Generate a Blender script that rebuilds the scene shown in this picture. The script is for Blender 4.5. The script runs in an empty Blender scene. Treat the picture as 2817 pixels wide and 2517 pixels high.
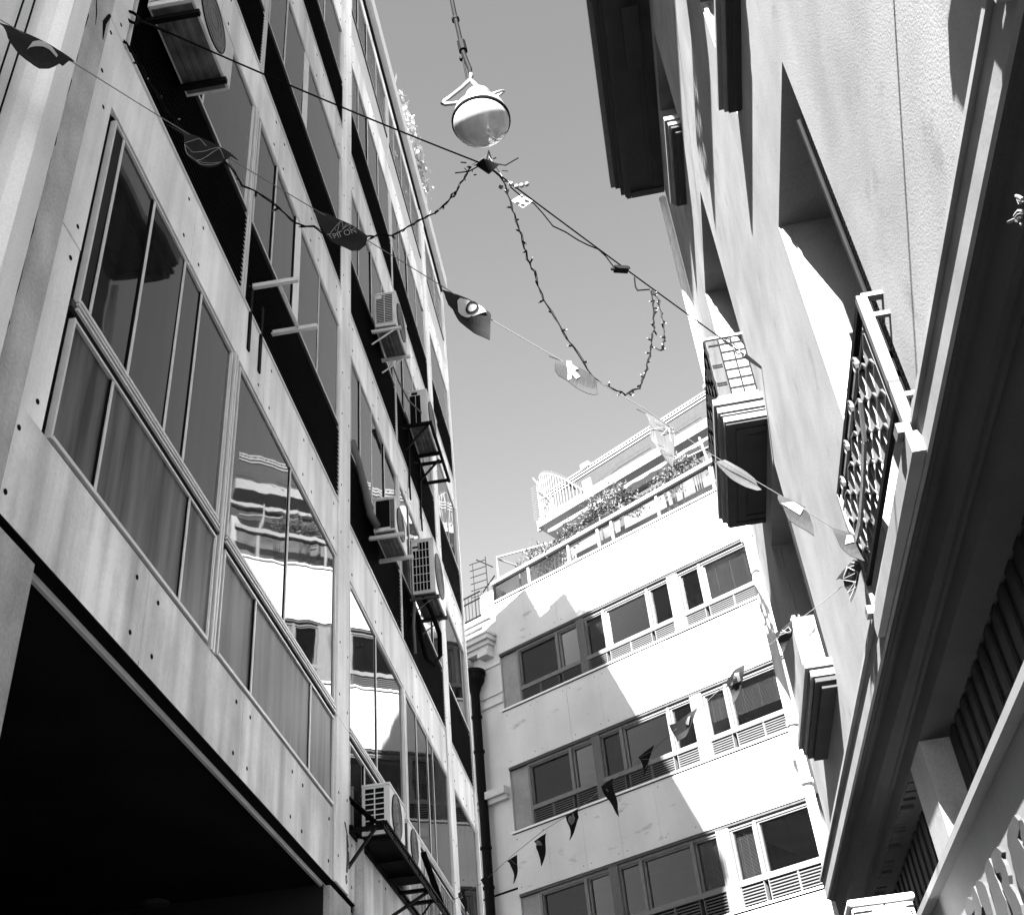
import bpy, bmesh, math, random
from mathutils import Vector, Matrix
random.seed(7)
sc = bpy.context.scene
COL = sc.collection
CAMZ = 1.6
LIGHTS_A=[(-2.939,4.144,9.349),(-2.715,4.331,8.967),(-2.607,4.421,8.733),(-2.508,4.504,8.526),(-2.398,4.596,8.333),(-2.307,4.672,8.211),(-2.208,4.754,8.179),(-2.139,4.812,8.189),(-2.061,4.877,8.045),(-1.945,4.973,7.996),(-1.843,5.059,7.936),(-1.738,5.146,7.849),(-1.636,5.231,7.867),(-1.532,5.318,7.869),(-1.41,5.42,7.93),(-1.269,5.537,8.037),(-1.123,5.659,8.165),(-0.985,5.774,8.393),(-0.839,5.896,8.626),(-0.721,5.994,8.897),(-0.636,6.065,9.153),(-0.559,6.129,9.39)]
LIGHTS_B=[(-0.407,6.265,9.507),(-0.318,6.374,9.447),(-0.286,6.413,9.364),(-0.267,6.436,9.109),(-0.203,6.514,8.735),(-0.181,6.54,8.543),(-0.158,6.569,8.387),(-0.103,6.635,8.176),(-0.03,6.724,7.988),(0.064,6.838,7.82),(0.126,6.913,7.708),(0.187,6.988,7.597),(0.299,7.124,7.581),(0.438,7.293,7.613),(0.563,7.444,7.787),(0.664,7.567,8.057),(0.765,7.69,8.447),(0.857,7.802,8.849),(0.894,7.847,9.149),(0.899,7.854,9.304)]
LIGHTS_C=[(0.91,7.867,9.315),(0.948,7.913,9.202),(0.944,7.908,8.996),(0.939,7.902,8.795),(0.906,7.861,8.585),(0.842,7.784,8.466),(0.8,7.733,8.479)]
FEED=[(-0.262,6.442,9.433),(-0.151,6.577,9.391),(-0.082,6.661,9.424),(-0.016,6.741,9.365),(0.055,6.828,9.278),(0.16,6.954,9.314),(0.263,7.08,9.32),(0.349,7.185,9.347),(0.439,7.294,9.389),(0.5,7.368,9.359),(0.555,7.436,9.281),(0.634,7.532,9.315)]
PLUG=[(0.748,7.67,9.33),(0.738,7.658,9.197),(0.75,7.672,9.155),(0.814,7.75,9.226),(0.88,7.83,9.298)]
HUB=(-0.432,6.235,9.512)
ANCL=(-2.8,4.261,9.393)
ANCR=(1.989,9.179,9.243)
STR1=[(-2.8,2.892,7.293),(-2.679,2.991,7.25),(-2.378,3.238,7.143),(-1.982,3.581,6.989),(-1.643,3.865,6.864),(-1.265,4.18,6.726),(-1.045,4.362,6.647),(-0.654,4.695,6.499),(-0.409,4.923,6.391),(-0.082,5.192,6.275),(0.43,5.61,6.093),(0.782,5.938,5.939),(1.281,6.354,5.756),(1.572,6.602,5.645),(1.803,6.889,5.491)]
STR2=[(1.801,6.881,5.486),(1.736,7.022,5.472),(1.556,7.34,5.481),(1.364,7.663,5.502),(0.932,8.443,5.513),(0.645,8.973,5.511),(0.21,9.764,5.516),(-0.197,10.459,5.554),(-0.569,11.111,5.575),(-1.001,11.81,5.641),(-1.424,12.545,5.67),(-1.904,13.413,5.679),(-2.322,14.09,5.744),(-2.792,14.824,5.833)]
FLAGS=[('A',(-0.687,0.717,-0.118),[(-2.678,2.989,7.251),(-2.659,3.003,7.227),(-2.624,3.022,7.134),(-2.574,3.059,7.066),(-2.534,3.087,7.011),(-2.503,3.113,6.982),(-2.481,3.132,6.973),(-2.452,3.166,7.011),(-2.428,3.201,7.085),(-2.414,3.213,7.076),(-2.402,3.234,7.133),(-2.384,3.255,7.151),(-2.398,3.243,7.16),(-2.455,3.19,7.172),(-2.5,3.149,7.19),(-2.585,3.074,7.227),(-2.649,3.017,7.254)],[[(-2.549,3.088,7.104),(-2.543,3.103,7.16),(-2.526,3.123,7.18),(-2.505,3.143,7.183),(-2.478,3.167,7.165),(-2.446,3.191,7.126),(-2.446,3.188,7.111),(-2.48,3.161,7.142),(-2.505,3.138,7.148),(-2.527,3.115,7.138),(-2.543,3.098,7.124)]],[],None),('B',(-0.687,0.717,-0.118),[(-1.972,3.586,6.987),(-1.898,3.647,6.927),(-1.885,3.649,6.86),(-1.861,3.659,6.784),(-1.836,3.676,6.739),(-1.809,3.698,6.717),(-1.773,3.736,6.737),(-1.737,3.779,6.791),(-1.723,3.805,6.863),(-1.703,3.827,6.886),(-1.669,3.861,6.893),(-1.711,3.826,6.922),(-1.772,3.768,6.927),(-1.838,3.708,6.947)],[],[[(-1.885,3.65,6.865),(-1.84,3.703,6.927),(-1.806,3.729,6.885)],[(-1.884,3.649,6.856),(-1.845,3.681,6.825),(-1.803,3.727,6.855),(-1.749,3.788,6.915),(-1.711,3.826,6.922)],[(-1.884,3.649,6.856),(-1.861,3.659,6.784),(-1.823,3.691,6.754),(-1.809,3.698,6.717),(-1.738,3.78,6.801)],[(-1.823,3.691,6.754),(-1.756,3.779,6.901),(-1.725,3.799,6.844)],[(-1.823,3.691,6.754),(-1.777,3.738,6.776),(-1.731,3.789,6.815)]],None),('C',(-0.687,0.717,-0.118),[(-1.3,4.149,6.74),(-1.242,4.206,6.749),(-1.19,4.251,6.716),(-1.122,4.315,6.71),(-1.056,4.374,6.685),(-1.058,4.357,6.59),(-1.081,4.323,6.525),(-1.114,4.288,6.502),(-1.149,4.259,6.524),(-1.177,4.229,6.514),(-1.203,4.208,6.534),(-1.234,4.187,6.586),(-1.274,4.157,6.639)],[],[[(-1.213,4.209,6.596),(-1.201,4.228,6.641),(-1.185,4.252,6.695)],[(-1.189,4.244,6.672),(-1.189,4.238,6.634),(-1.184,4.238,6.602)],[(-1.182,4.255,6.698),(-1.172,4.258,6.652)],[(-1.158,4.277,6.688),(-1.171,4.256,6.637)],[(-1.171,4.255,6.634),(-1.146,4.288,6.689),(-1.14,4.291,6.672),(-1.154,4.272,6.636)],[(-1.133,4.295,6.653),(-1.119,4.313,6.681)],[(-1.204,4.223,6.63),(-1.194,4.232,6.622)]],[(-1.211,4.202,6.544),(-1.11,4.314,6.638),(-1.21,4.21,6.586)]),('D',(-0.687,0.717,-0.118),[(-0.664,4.696,6.496),(-0.6,4.755,6.484),(-0.54,4.811,6.473),(-0.48,4.865,6.448),(-0.457,4.885,6.436),(-0.428,4.914,6.45),(-0.427,4.91,6.411),(-0.433,4.867,6.184),(-0.461,4.841,6.192),(-0.507,4.798,6.198),(-0.547,4.764,6.225),(-0.573,4.745,6.264),(-0.59,4.738,6.319),(-0.608,4.727,6.357),(-0.634,4.705,6.378),(-0.65,4.697,6.419),(-0.656,4.699,6.467)],[[(-0.599,4.745,6.417),(-0.587,4.761,6.446),(-0.555,4.793,6.447),(-0.518,4.826,6.433),(-0.48,4.863,6.438),(-0.458,4.879,6.403),(-0.502,4.829,6.356),(-0.54,4.788,6.326),(-0.567,4.762,6.33),(-0.585,4.748,6.35)],('ring',[(-0.507,4.828,6.384),(-0.513,4.82,6.37),(-0.52,4.811,6.359),(-0.528,4.802,6.351),(-0.537,4.794,6.348),(-0.545,4.786,6.349),(-0.551,4.781,6.355),(-0.556,4.779,6.365),(-0.558,4.779,6.378),(-0.557,4.782,6.393),(-0.554,4.787,6.408),(-0.548,4.795,6.422),(-0.541,4.804,6.433),(-0.533,4.813,6.441),(-0.524,4.822,6.444),(-0.516,4.829,6.443),(-0.51,4.834,6.437),(-0.505,4.837,6.427),(-0.503,4.837,6.414),(-0.504,4.833,6.399)],[(-0.513,4.823,6.387),(-0.517,4.817,6.377),(-0.523,4.811,6.369),(-0.529,4.804,6.364),(-0.535,4.798,6.361),(-0.541,4.793,6.363),(-0.545,4.789,6.367),(-0.549,4.787,6.374),(-0.55,4.787,6.383),(-0.55,4.789,6.394),(-0.548,4.792,6.405),(-0.544,4.798,6.414),(-0.539,4.804,6.423),(-0.533,4.811,6.428),(-0.526,4.817,6.43),(-0.521,4.823,6.429),(-0.516,4.827,6.425),(-0.512,4.829,6.417),(-0.511,4.829,6.408),(-0.511,4.827,6.398)])],[],None),('E',(-0.687,0.717,-0.118),[(-0.1,5.181,6.278),(-0.071,5.208,6.27),(-0.019,5.256,6.261),(0.046,5.314,6.239),(0.116,5.378,6.217),(0.147,5.403,6.192),(0.149,5.398,6.142),(0.149,5.386,6.07),(0.124,5.358,6.05),(0.094,5.329,6.052),(0.055,5.297,6.076),(0.009,5.259,6.118),(-0.01,5.243,6.13),(-0.049,5.207,6.14),(-0.072,5.19,6.17),(-0.078,5.19,6.208),(-0.071,5.206,6.265)],[[(-0.016,5.259,6.263),(0.007,5.282,6.268),(0.007,5.277,6.237),(0.039,5.304,6.217),(0.021,5.284,6.197),(0.054,5.311,6.168),(0.037,5.291,6.147),(0.013,5.272,6.172),(0.013,5.267,6.138),(-0.0,5.252,6.129),(-0.006,5.254,6.176),(-0.019,5.25,6.226)]],[],None),('F',(-0.687,0.717,-0.118),[(0.388,5.6,6.091),(0.449,5.654,6.066),(0.522,5.719,6.036),(0.592,5.787,6.04),(0.599,5.789,6.009),(0.555,5.691,5.675),(0.516,5.66,5.708),(0.478,5.63,5.751),(0.468,5.635,5.835),(0.454,5.638,5.94),(0.442,5.639,6.014),(0.434,5.64,6.068)],[],[[(0.454,5.638,5.94),(0.544,5.731,5.98),(0.595,5.784,6.007)],[(0.468,5.635,5.835),(0.544,5.731,5.98),(0.57,5.735,5.852)],[(0.472,5.667,6.01),(0.544,5.731,5.98)],[(0.468,5.635,5.835),(0.513,5.676,5.828),(0.569,5.733,5.846)],[(0.481,5.636,5.77),(0.526,5.679,5.769),(0.56,5.711,5.767)],[(0.487,5.674,5.962),(0.543,5.729,5.974)]],None),('G',(-0.687,0.717,-0.118),[(0.854,6.019,5.897),(0.921,6.091,5.944),(0.968,6.13,5.912),(1.016,6.173,5.887),(1.088,6.235,5.847),(1.106,6.245,5.805),(1.126,6.26,5.776),(1.095,6.228,5.759),(1.034,6.171,5.772),(0.947,6.094,5.811),(0.878,6.036,5.859)],[],[],None),('H',(-0.687,0.717,-0.118),[(1.243,6.324,5.769),(1.403,6.468,5.715),(1.368,6.43,5.69),(1.416,6.47,5.656),(1.434,6.476,5.58),(1.42,6.447,5.488),(1.365,6.401,5.531),(1.295,6.342,5.58),(1.261,6.323,5.662),(1.24,6.307,5.687),(1.233,6.307,5.727)],[[(1.242,6.309,5.687),(1.314,6.383,5.719),(1.372,6.433,5.685),(1.354,6.407,5.635),(1.314,6.373,5.654)]],[],None),('I',(-0.687,0.717,-0.118),[(1.589,6.622,5.635),(1.666,6.693,5.621),(1.737,6.758,5.598),(1.749,6.75,5.486),(1.758,6.747,5.415),(1.681,6.679,5.445),(1.63,6.64,5.504),(1.603,6.624,5.566),(1.589,6.616,5.597)],[[(1.663,6.685,5.586),(1.696,6.718,5.593),(1.706,6.72,5.55),(1.656,6.668,5.526)]],[],None),('J',(-0.842,-0.481,-0.246),[(1.754,6.894,5.531),(1.776,6.88,5.485),(1.776,6.896,5.452),(1.752,6.947,5.436),(1.717,7.032,5.391),(1.678,7.13,5.332),(1.665,7.118,5.399),(1.655,7.111,5.447),(1.665,7.074,5.484),(1.65,7.09,5.504),(1.627,7.125,5.516),(1.679,7.03,5.524),(1.71,6.975,5.524)],[],[[(1.713,6.972,5.522),(1.755,6.935,5.45),(1.722,7.009,5.419),(1.674,7.124,5.358)],[(1.741,6.921,5.524),(1.773,6.885,5.484),(1.714,6.973,5.514),(1.672,7.061,5.487)],[(1.672,7.063,5.484),(1.755,6.935,5.45)],[(1.668,7.071,5.481),(1.721,7.011,5.416),(1.735,6.992,5.407)],[(1.719,7.012,5.421),(1.663,7.119,5.404)],[(1.714,7.038,5.391),(1.663,7.119,5.404)],[(1.709,6.982,5.516),(1.673,7.058,5.49)]],None),('K',(-0.842,-0.481,-0.246),[(1.251,7.862,5.549),(1.293,7.797,5.534),(1.374,7.659,5.529),(1.364,7.701,5.479),(1.344,7.749,5.454),(1.286,7.857,5.439),(1.251,7.939,5.399),(1.245,7.924,5.452),(1.248,7.891,5.503)],[],[[(1.273,7.843,5.514),(1.348,7.713,5.508),(1.353,7.72,5.477),(1.278,7.836,5.51)],[(1.291,7.808,5.521),(1.347,7.734,5.472)],[(1.307,7.778,5.522),(1.332,7.756,5.48)]],None),('L',(-0.842,-0.481,-0.246),[(1.034,8.252,5.515),(1.026,8.278,5.492),(0.993,8.359,5.446),(0.943,8.471,5.396),(0.884,8.602,5.342),(0.877,8.58,5.411),(0.874,8.557,5.465),(0.903,8.495,5.487),(0.872,8.536,5.516),(0.914,8.457,5.523),(0.962,8.367,5.537)],[[(0.961,8.381,5.511),(0.99,8.341,5.492),(0.977,8.389,5.444),(0.893,8.521,5.473),(0.932,8.445,5.487)],('ring',[(0.957,8.412,5.464),(0.952,8.422,5.463),(0.946,8.432,5.464),(0.94,8.441,5.467),(0.935,8.448,5.471),(0.93,8.453,5.477),(0.927,8.455,5.484),(0.926,8.454,5.49),(0.926,8.45,5.496),(0.929,8.443,5.501),(0.933,8.434,5.503),(0.938,8.425,5.504),(0.944,8.415,5.503),(0.95,8.406,5.5),(0.956,8.399,5.495),(0.96,8.394,5.49),(0.963,8.392,5.483),(0.965,8.393,5.477),(0.964,8.397,5.471),(0.961,8.404,5.466)],[(0.953,8.416,5.471),(0.949,8.423,5.47),(0.945,8.429,5.471),(0.942,8.435,5.473),(0.938,8.44,5.476),(0.935,8.443,5.479),(0.933,8.444,5.483),(0.933,8.443,5.487),(0.933,8.441,5.491),(0.935,8.436,5.494),(0.938,8.43,5.496),(0.941,8.424,5.497),(0.945,8.417,5.496),(0.949,8.411,5.494),(0.952,8.407,5.491),(0.955,8.404,5.488),(0.957,8.402,5.483),(0.958,8.403,5.479),(0.957,8.406,5.476),(0.956,8.411,5.473)])],[],None),('M',(-0.842,-0.481,-0.246),[(0.649,8.955,5.519),(0.563,9.101,5.527),(0.446,9.293,5.551),(0.39,9.377,5.579),(0.423,9.398,5.427),(0.496,9.277,5.412),(0.587,9.094,5.459)],[[(0.595,9.057,5.503),(0.55,9.157,5.461),(0.533,9.175,5.487),(0.574,9.093,5.507)]],[],None),('N',(-0.842,-0.481,-0.246),[(0.267,9.645,5.528),(0.228,9.729,5.496),(0.154,9.881,5.455),(0.099,10.008,5.392),(0.108,9.923,5.526),(0.096,9.934,5.548)],[],[[(0.118,9.902,5.533),(0.237,9.71,5.502)],[(0.123,9.902,5.516),(0.197,9.799,5.464),(0.117,9.952,5.44)]],None),('O',(-0.842,-0.481,-0.246),[(-0.295,10.602,5.579),(-0.159,10.374,5.558),(-0.169,10.468,5.413),(-0.179,10.567,5.253),(-0.233,10.601,5.371),(-0.279,10.609,5.513)],[],[[(-0.232,10.524,5.516),(-0.206,10.495,5.486)],[(-0.217,10.5,5.514),(-0.219,10.517,5.487)]],None),('P',(-0.842,-0.481,-0.246),[(-0.707,11.342,5.591),(-0.555,11.088,5.569),(-0.559,11.131,5.498),(-0.651,11.315,5.452),(-0.72,11.468,5.391),(-0.704,11.384,5.5),(-0.659,11.296,5.516)],[[(-0.667,11.289,5.558),(-0.639,11.238,5.563),(-0.622,11.217,5.545),(-0.598,11.168,5.559),(-0.592,11.181,5.511),(-0.622,11.243,5.493),(-0.67,11.327,5.493),(-0.68,11.323,5.537)]],[],None),('Q',(-0.842,-0.481,-0.246),[(-1.121,12.056,5.624),(-0.951,11.771,5.599),(-0.97,11.833,5.541),(-1.004,11.922,5.485),(-1.08,12.111,5.374),(-1.119,12.12,5.489),(-1.115,12.074,5.565),(-1.087,12.014,5.587)],[[(-1.092,12.023,5.586),(-1.06,11.96,5.603),(-1.025,11.912,5.574),(-1.018,11.921,5.531),(-1.09,12.026,5.574)]],[],None),('R',(-0.842,-0.481,-0.246),[(-1.507,12.706,5.664),(-1.341,12.432,5.633),(-1.35,12.47,5.59),(-1.405,12.607,5.509),(-1.468,12.761,5.423),(-1.473,12.706,5.547),(-1.469,12.659,5.626)],[],[[(-1.438,12.594,5.649),(-1.381,12.54,5.56)]],None),('S',(-0.842,-0.481,-0.246),[(-1.921,13.399,5.711),(-1.772,13.151,5.688),(-1.817,13.273,5.604),(-1.863,13.384,5.544)],[],[],None),('T',(-0.842,-0.481,-0.246),[(-2.288,13.995,5.766),(-2.156,13.772,5.748),(-2.177,13.876,5.62),(-2.222,14.009,5.512),(-2.271,14.033,5.634),(-2.271,13.997,5.704)],[[(-2.269,13.966,5.756),(-2.203,13.86,5.738),(-2.201,13.889,5.676),(-2.272,13.999,5.701)],('ring',[(-2.216,13.901,5.701),(-2.225,13.918,5.7),(-2.234,13.934,5.701),(-2.244,13.95,5.704),(-2.253,13.963,5.708),(-2.26,13.972,5.714),(-2.264,13.977,5.72),(-2.266,13.976,5.726),(-2.264,13.971,5.731),(-2.259,13.96,5.736),(-2.252,13.946,5.739),(-2.243,13.93,5.74),(-2.234,13.914,5.739),(-2.224,13.898,5.736),(-2.215,13.885,5.732),(-2.208,13.876,5.726),(-2.204,13.871,5.72),(-2.202,13.872,5.714),(-2.204,13.877,5.709),(-2.209,13.888,5.704)],[(-2.224,13.911,5.71),(-2.229,13.922,5.709),(-2.235,13.932,5.709),(-2.241,13.942,5.71),(-2.247,13.95,5.713),(-2.251,13.955,5.716),(-2.253,13.957,5.719),(-2.253,13.956,5.723),(-2.252,13.952,5.726),(-2.249,13.945,5.729),(-2.244,13.936,5.73),(-2.239,13.926,5.731),(-2.232,13.916,5.731),(-2.227,13.906,5.729),(-2.221,13.898,5.727),(-2.217,13.893,5.724),(-2.215,13.89,5.721),(-2.215,13.891,5.717),(-2.216,13.896,5.714),(-2.219,13.902,5.711)])],[],None)]
LAMP=[(-0.455,6.471,10.484),(-0.496,6.131,10.719),(-0.475,5.642,11.031)]
# ------------------------------------------------------------------ materials
MATS = {}
def material(name, base, rough=.8, noise=None, bump=None, streak=None, spec=.3, metal=0., fine=None, marks=None):
    m = bpy.data.materials.new(name); m.use_nodes = True
    nt = m.node_tree; N = nt.nodes; L = nt.links
    b = N['Principled BSDF']
    b.inputs['Roughness'].default_value = rough
    b.inputs['Specular IOR Level'].default_value = spec
    b.inputs['Metallic'].default_value = metal
    tc = N.new('ShaderNodeTexCoord')
    val = None
    def add_layer(scale, amount, mapping=(1,1,1), detail=6, lo=.3, hi=.7):
        nonlocal val
        mp = N.new('ShaderNodeMapping'); mp.inputs['Scale'].default_value = mapping
        L.new(tc.outputs['Object'], mp.inputs['Vector'])
        nz = N.new('ShaderNodeTexNoise'); nz.inputs['Scale'].default_value = scale; nz.inputs['Detail'].default_value = detail
        L.new(mp.outputs['Vector'], nz.inputs['Vector'])
        mr = N.new('ShaderNodeMapRange'); mr.inputs['From Min'].default_value = lo; mr.inputs['From Max'].default_value = hi
        mr.inputs['To Min'].default_value = 1-amount; mr.inputs['To Max'].default_value = 1+amount*.35
        L.new(nz.outputs['Fac'], mr.inputs['Value'])
        if val is None: val = mr.outputs['Result']
        else:
            mu = N.new('ShaderNodeMath'); mu.operation = 'MULTIPLY'
            L.new(val, mu.inputs[0]); L.new(mr.outputs['Result'], mu.inputs[1]); val = mu.outputs[0]
    if noise: add_layer(noise[0], noise[1])
    if streak: add_layer(streak[0], streak[1], (streak[2], streak[2], .12))
    if fine: add_layer(fine[0], fine[1], detail=3)
    if marks:   # sparse dark veins / cracks
        add_layer(marks[0], marks[1], marks[2], 8, .28, .38)
    if val is None: b.inputs['Base Color'].default_value = (base,)*3 + (1,)
    else:
        mu = N.new('ShaderNodeMath'); mu.operation = 'MULTIPLY'; mu.inputs[1].default_value = base
        L.new(val, mu.inputs[0])
        cc = N.new('ShaderNodeCombineColor')
        for i in range(3): L.new(mu.outputs[0], cc.inputs[i])
        L.new(cc.outputs[0], b.inputs['Base Color'])
    if bump:
        nz = N.new('ShaderNodeTexNoise'); nz.inputs['Scale'].default_value = bump[0]; nz.inputs['Detail'].default_value = 6
        L.new(tc.outputs['Object'], nz.inputs['Vector'])
        bp = N.new('ShaderNodeBump'); bp.inputs['Strength'].default_value = bump[1]; bp.inputs['Distance'].default_value = bump[2] if len(bump) > 2 else .01
        L.new(nz.outputs['Fac'], bp.inputs['Height']); L.new(bp.outputs['Normal'], b.inputs['Normal'])
    MATS[name] = m
    return m
material('office_panel', .95, .6, noise=(1.1, .2), streak=(2.2, .30, 1.7), fine=(38, .07), spec=.3)
material('office_weathered', .95, .7, noise=(1.6, .28), streak=(2.6, .52, 1.5), fine=(45, .09), spec=.3)
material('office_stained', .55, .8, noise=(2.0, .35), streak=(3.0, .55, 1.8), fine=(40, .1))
material('aluminium', .62, .38, noise=(6, .12), spec=.6)
material('frame_grey', .10, .5, noise=(7, .12), spec=.3)
material('grille_slat', .07, .5, noise=(7, .12), spec=.2)
material('blind_slat', .085, .6, noise=(5, .08))
material('terrace_white', .13, .7, noise=(4, .1))
material('white_frame', .80, .45, noise=(7, .08), spec=.5)
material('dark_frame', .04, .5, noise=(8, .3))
material('black_metal', .003, .7, noise=(10, .4), spec=.08)
material('joint_dark', .005, .9, spec=.05)
material('louvre_dark', .004, .8, noise=(3, .3), spec=.05)
material('louvre_light', .55, .5, noise=(4, .1))
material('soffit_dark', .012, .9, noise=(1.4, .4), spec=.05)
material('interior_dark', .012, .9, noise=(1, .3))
material('interior_mid', .20, .9, noise=(1, .2))
material('plaster_ochre', .20, .92, noise=(1.3, .26), streak=(2.4, .10, 1.2), fine=(60, .14), marks=(3.2, .16, (1, 1, .8)), bump=(70, .3, .006))
material('plaster_moulding', .17, .85, noise=(1.5, .15), streak=(3, .15, 1.5), bump=(40, .2, .004))
material('plaster_dark', .11, .92, noise=(1.2, .22), streak=(2, .2, 1.2), fine=(55, .1), bump=(50, .3, .006))
material('leaf_sunlit', .40, .6, noise=(9, .3), spec=.2)  # leaf colour whitened to carry strong sunlight on the roof plant
material('plaster_shaded', .03, .9, noise=(2.5, .25), fine=(50, .1), bump=(30, .3, .006))  # darker copy of the plaster: shade under ledges and eaves put into its colour
material('stucco_grey', .85, .9, noise=(.9, .2), streak=(2.0, .22, 1.4), fine=(70, .1), bump=(60, .35, .008))
material('concrete_rough', .50, .95, noise=(3, .28), streak=(4, .2, 1.2), fine=(50, .16), bump=(28, .6, .015))
material('marble_slab', .42, .6, noise=(.8, .14), streak=(1.5, .10, .8), marks=(1.5, .30, (1, 1, 2.6)), fine=(45, .06))
material('terrazzo', .22, .85, noise=(2, .25), fine=(60, .3))
material('old_stucco', .46, .9, noise=(1, .14), streak=(1.6, .1, 1.2), fine=(50, .05), bump=(40, .2, .006))
material('white_paint', .62, .6, noise=(3, .07))
material('ac_white', .60, .45, noise=(5, .12), streak=(6, .14, 2), spec=.5)
material('ac_under', .10, .45, noise=(7, .6), metal=.2)
material('fan_mesh', .17, .7, fine=(160, .5))
material('cloth_dark', .003, .9, noise=(9, .25))
material('cloth_light', .30, .9, noise=(9, .1))
material('cable_black', .002, .8, spec=.06)
material('cable_pale', .12, .6)
material('lamp_shell', .13, .4, noise=(6, .12), spec=.5)
material('bulb_tip', .15, .2, spec=.6)
material('leaf', .05, .6, noise=(9, .5), spec=.2)
material('leaf_pale', .14, .6, noise=(9, .4), spec=.2)
material('stem', .09, .9)
material('asphalt', .04, .95, noise=(2, .3), fine=(60, .3), bump=(70, .5, .01))
material('shutter_metal', .003, .6, noise=(2, .4))
material('sign_panel', .2, .7, noise=(4, .1), fine=(70, .1))
material('sign_letter', .035, .7, noise=(4, .2))
material('rail_iron', .075, .5, noise=(12, .35), spec=.5)
material('canvas', .42, .9, noise=(2, .12))
material('tag_paper', .35, .6, noise=(25, .5))
material('rust_stain', .08, .95, noise=(9, .4))

def cloth_trans(name, base, tr):
    m = material(name, base, .9, noise=(9, .15)); nt = m.node_tree
    b = nt.nodes['Principled BSDF']; out = nt.nodes['Material Output']
    t = nt.nodes.new('ShaderNodeBsdfTranslucent'); t.inputs['Color'].default_value = (tr,)*3+(1,)
    a = nt.nodes.new('ShaderNodeAddShader'); nt.links.new(b.outputs[0], a.inputs[0]); nt.links.new(t.outputs[0], a.inputs[1])
    nt.links.new(a.outputs[0], out.inputs['Surface'])
cloth_trans('cloth_mid', .022, .012)  # lit copy of the pennant cloth, sunlight put into its colour
cloth_trans('cloth_pale', .05, .03)  # lighter lit copy of the same cloth
cloth_trans('awning_cloth', .025, .010)

def glass_opaque(name, base, wav, rough=.02, lvl=.9, dust=2.4):
    m = bpy.data.materials.new(name); m.use_nodes = True; nt = m.node_tree; N = nt.nodes; L = nt.links
    b = N['Principled BSDF']; b.inputs['Roughness'].default_value = rough
    b.inputs['IOR'].default_value = 1.55; b.inputs['Specular IOR Level'].default_value = lvl
    tc = N.new('ShaderNodeTexCoord')
    nz = N.new('ShaderNodeTexNoise'); nz.inputs['Scale'].default_value = 1.1; nz.inputs['Detail'].default_value = 1.5
    L.new(tc.outputs['Object'], nz.inputs['Vector'])
    bp = N.new('ShaderNodeBump'); bp.inputs['Strength'].default_value = wav; bp.inputs['Distance'].default_value = .05
    L.new(nz.outputs['Fac'], bp.inputs['Height']); L.new(bp.outputs['Normal'], b.inputs['Normal'])
    # dust streaks running down the pane
    mp = N.new('ShaderNodeMapping'); mp.inputs['Scale'].default_value = (3, 3, .25); L.new(tc.outputs['Object'], mp.inputs['Vector'])
    n2 = N.new('ShaderNodeTexNoise'); n2.inputs['Scale'].default_value = 2.5; n2.inputs['Detail'].default_value = 6; L.new(mp.outputs[0], n2.inputs['Vector'])
    mr = N.new('ShaderNodeMapRange'); mr.inputs['From Min'].default_value = .35; mr.inputs['From Max'].default_value = .75
    mr.inputs['To Min'].default_value = base*.5; mr.inputs['To Max'].default_value = base*dust
    L.new(n2.outputs['Fac'], mr.inputs['Value'])
    cc = N.new('ShaderNodeCombineColor')
    for i in range(3): L.new(mr.outputs[0], cc.inputs[i])
    L.new(cc.outputs[0], b.inputs['Base Color'])
    MATS[name] = m
glass_opaque('glass_office', .010, .05, .02, .40)
glass_opaque('glass_painted', .03, .03, .4, .10, 5.)
glass_opaque('glass_frosted', .16, .06, .22, .6)
def glass_clear(name, tint, wav):
    m = bpy.data.materials.new(name); m.use_nodes = True; nt = m.node_tree; N = nt.nodes; L = nt.links
    N.remove(N['Principled BSDF']); out = N['Material Output']
    t = N.new('ShaderNodeBsdfTransparent'); t.inputs[0].default_value = (tint,)*3+(1,)
    g = N.new('ShaderNodeBsdfGlossy'); g.inputs['Roughness'].default_value = .012; g.inputs[0].default_value = (1, 1, 1, 1)
    f = N.new('ShaderNodeFresnel'); f.inputs[0].default_value = 1.4
    tc = N.new('ShaderNodeTexCoord')
    nz = N.new('ShaderNodeTexNoise'); nz.inputs['Scale'].default_value = .8; L.new(tc.outputs['Object'], nz.inputs['Vector'])
    bp = N.new('ShaderNodeBump'); bp.inputs['Strength'].default_value = wav; bp.inputs['Distance'].default_value = .05
    L.new(nz.outputs['Fac'], bp.inputs['Height']); L.new(bp.outputs[0], g.inputs['Normal']); L.new(bp.outputs[0], f.inputs['Normal'])
    mx = N.new('ShaderNodeMixShader'); L.new(f.outputs[0], mx.inputs[0]); L.new(t.outputs[0], mx.inputs[1]); L.new(g.outputs[0], mx.inputs[2])
    L.new(mx.outputs[0], out.inputs['Surface'])
    MATS[name] = m
glass_clear('glass_clear', .42, .04)
glass_clear('glass_balustrade', .5, .12)
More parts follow.
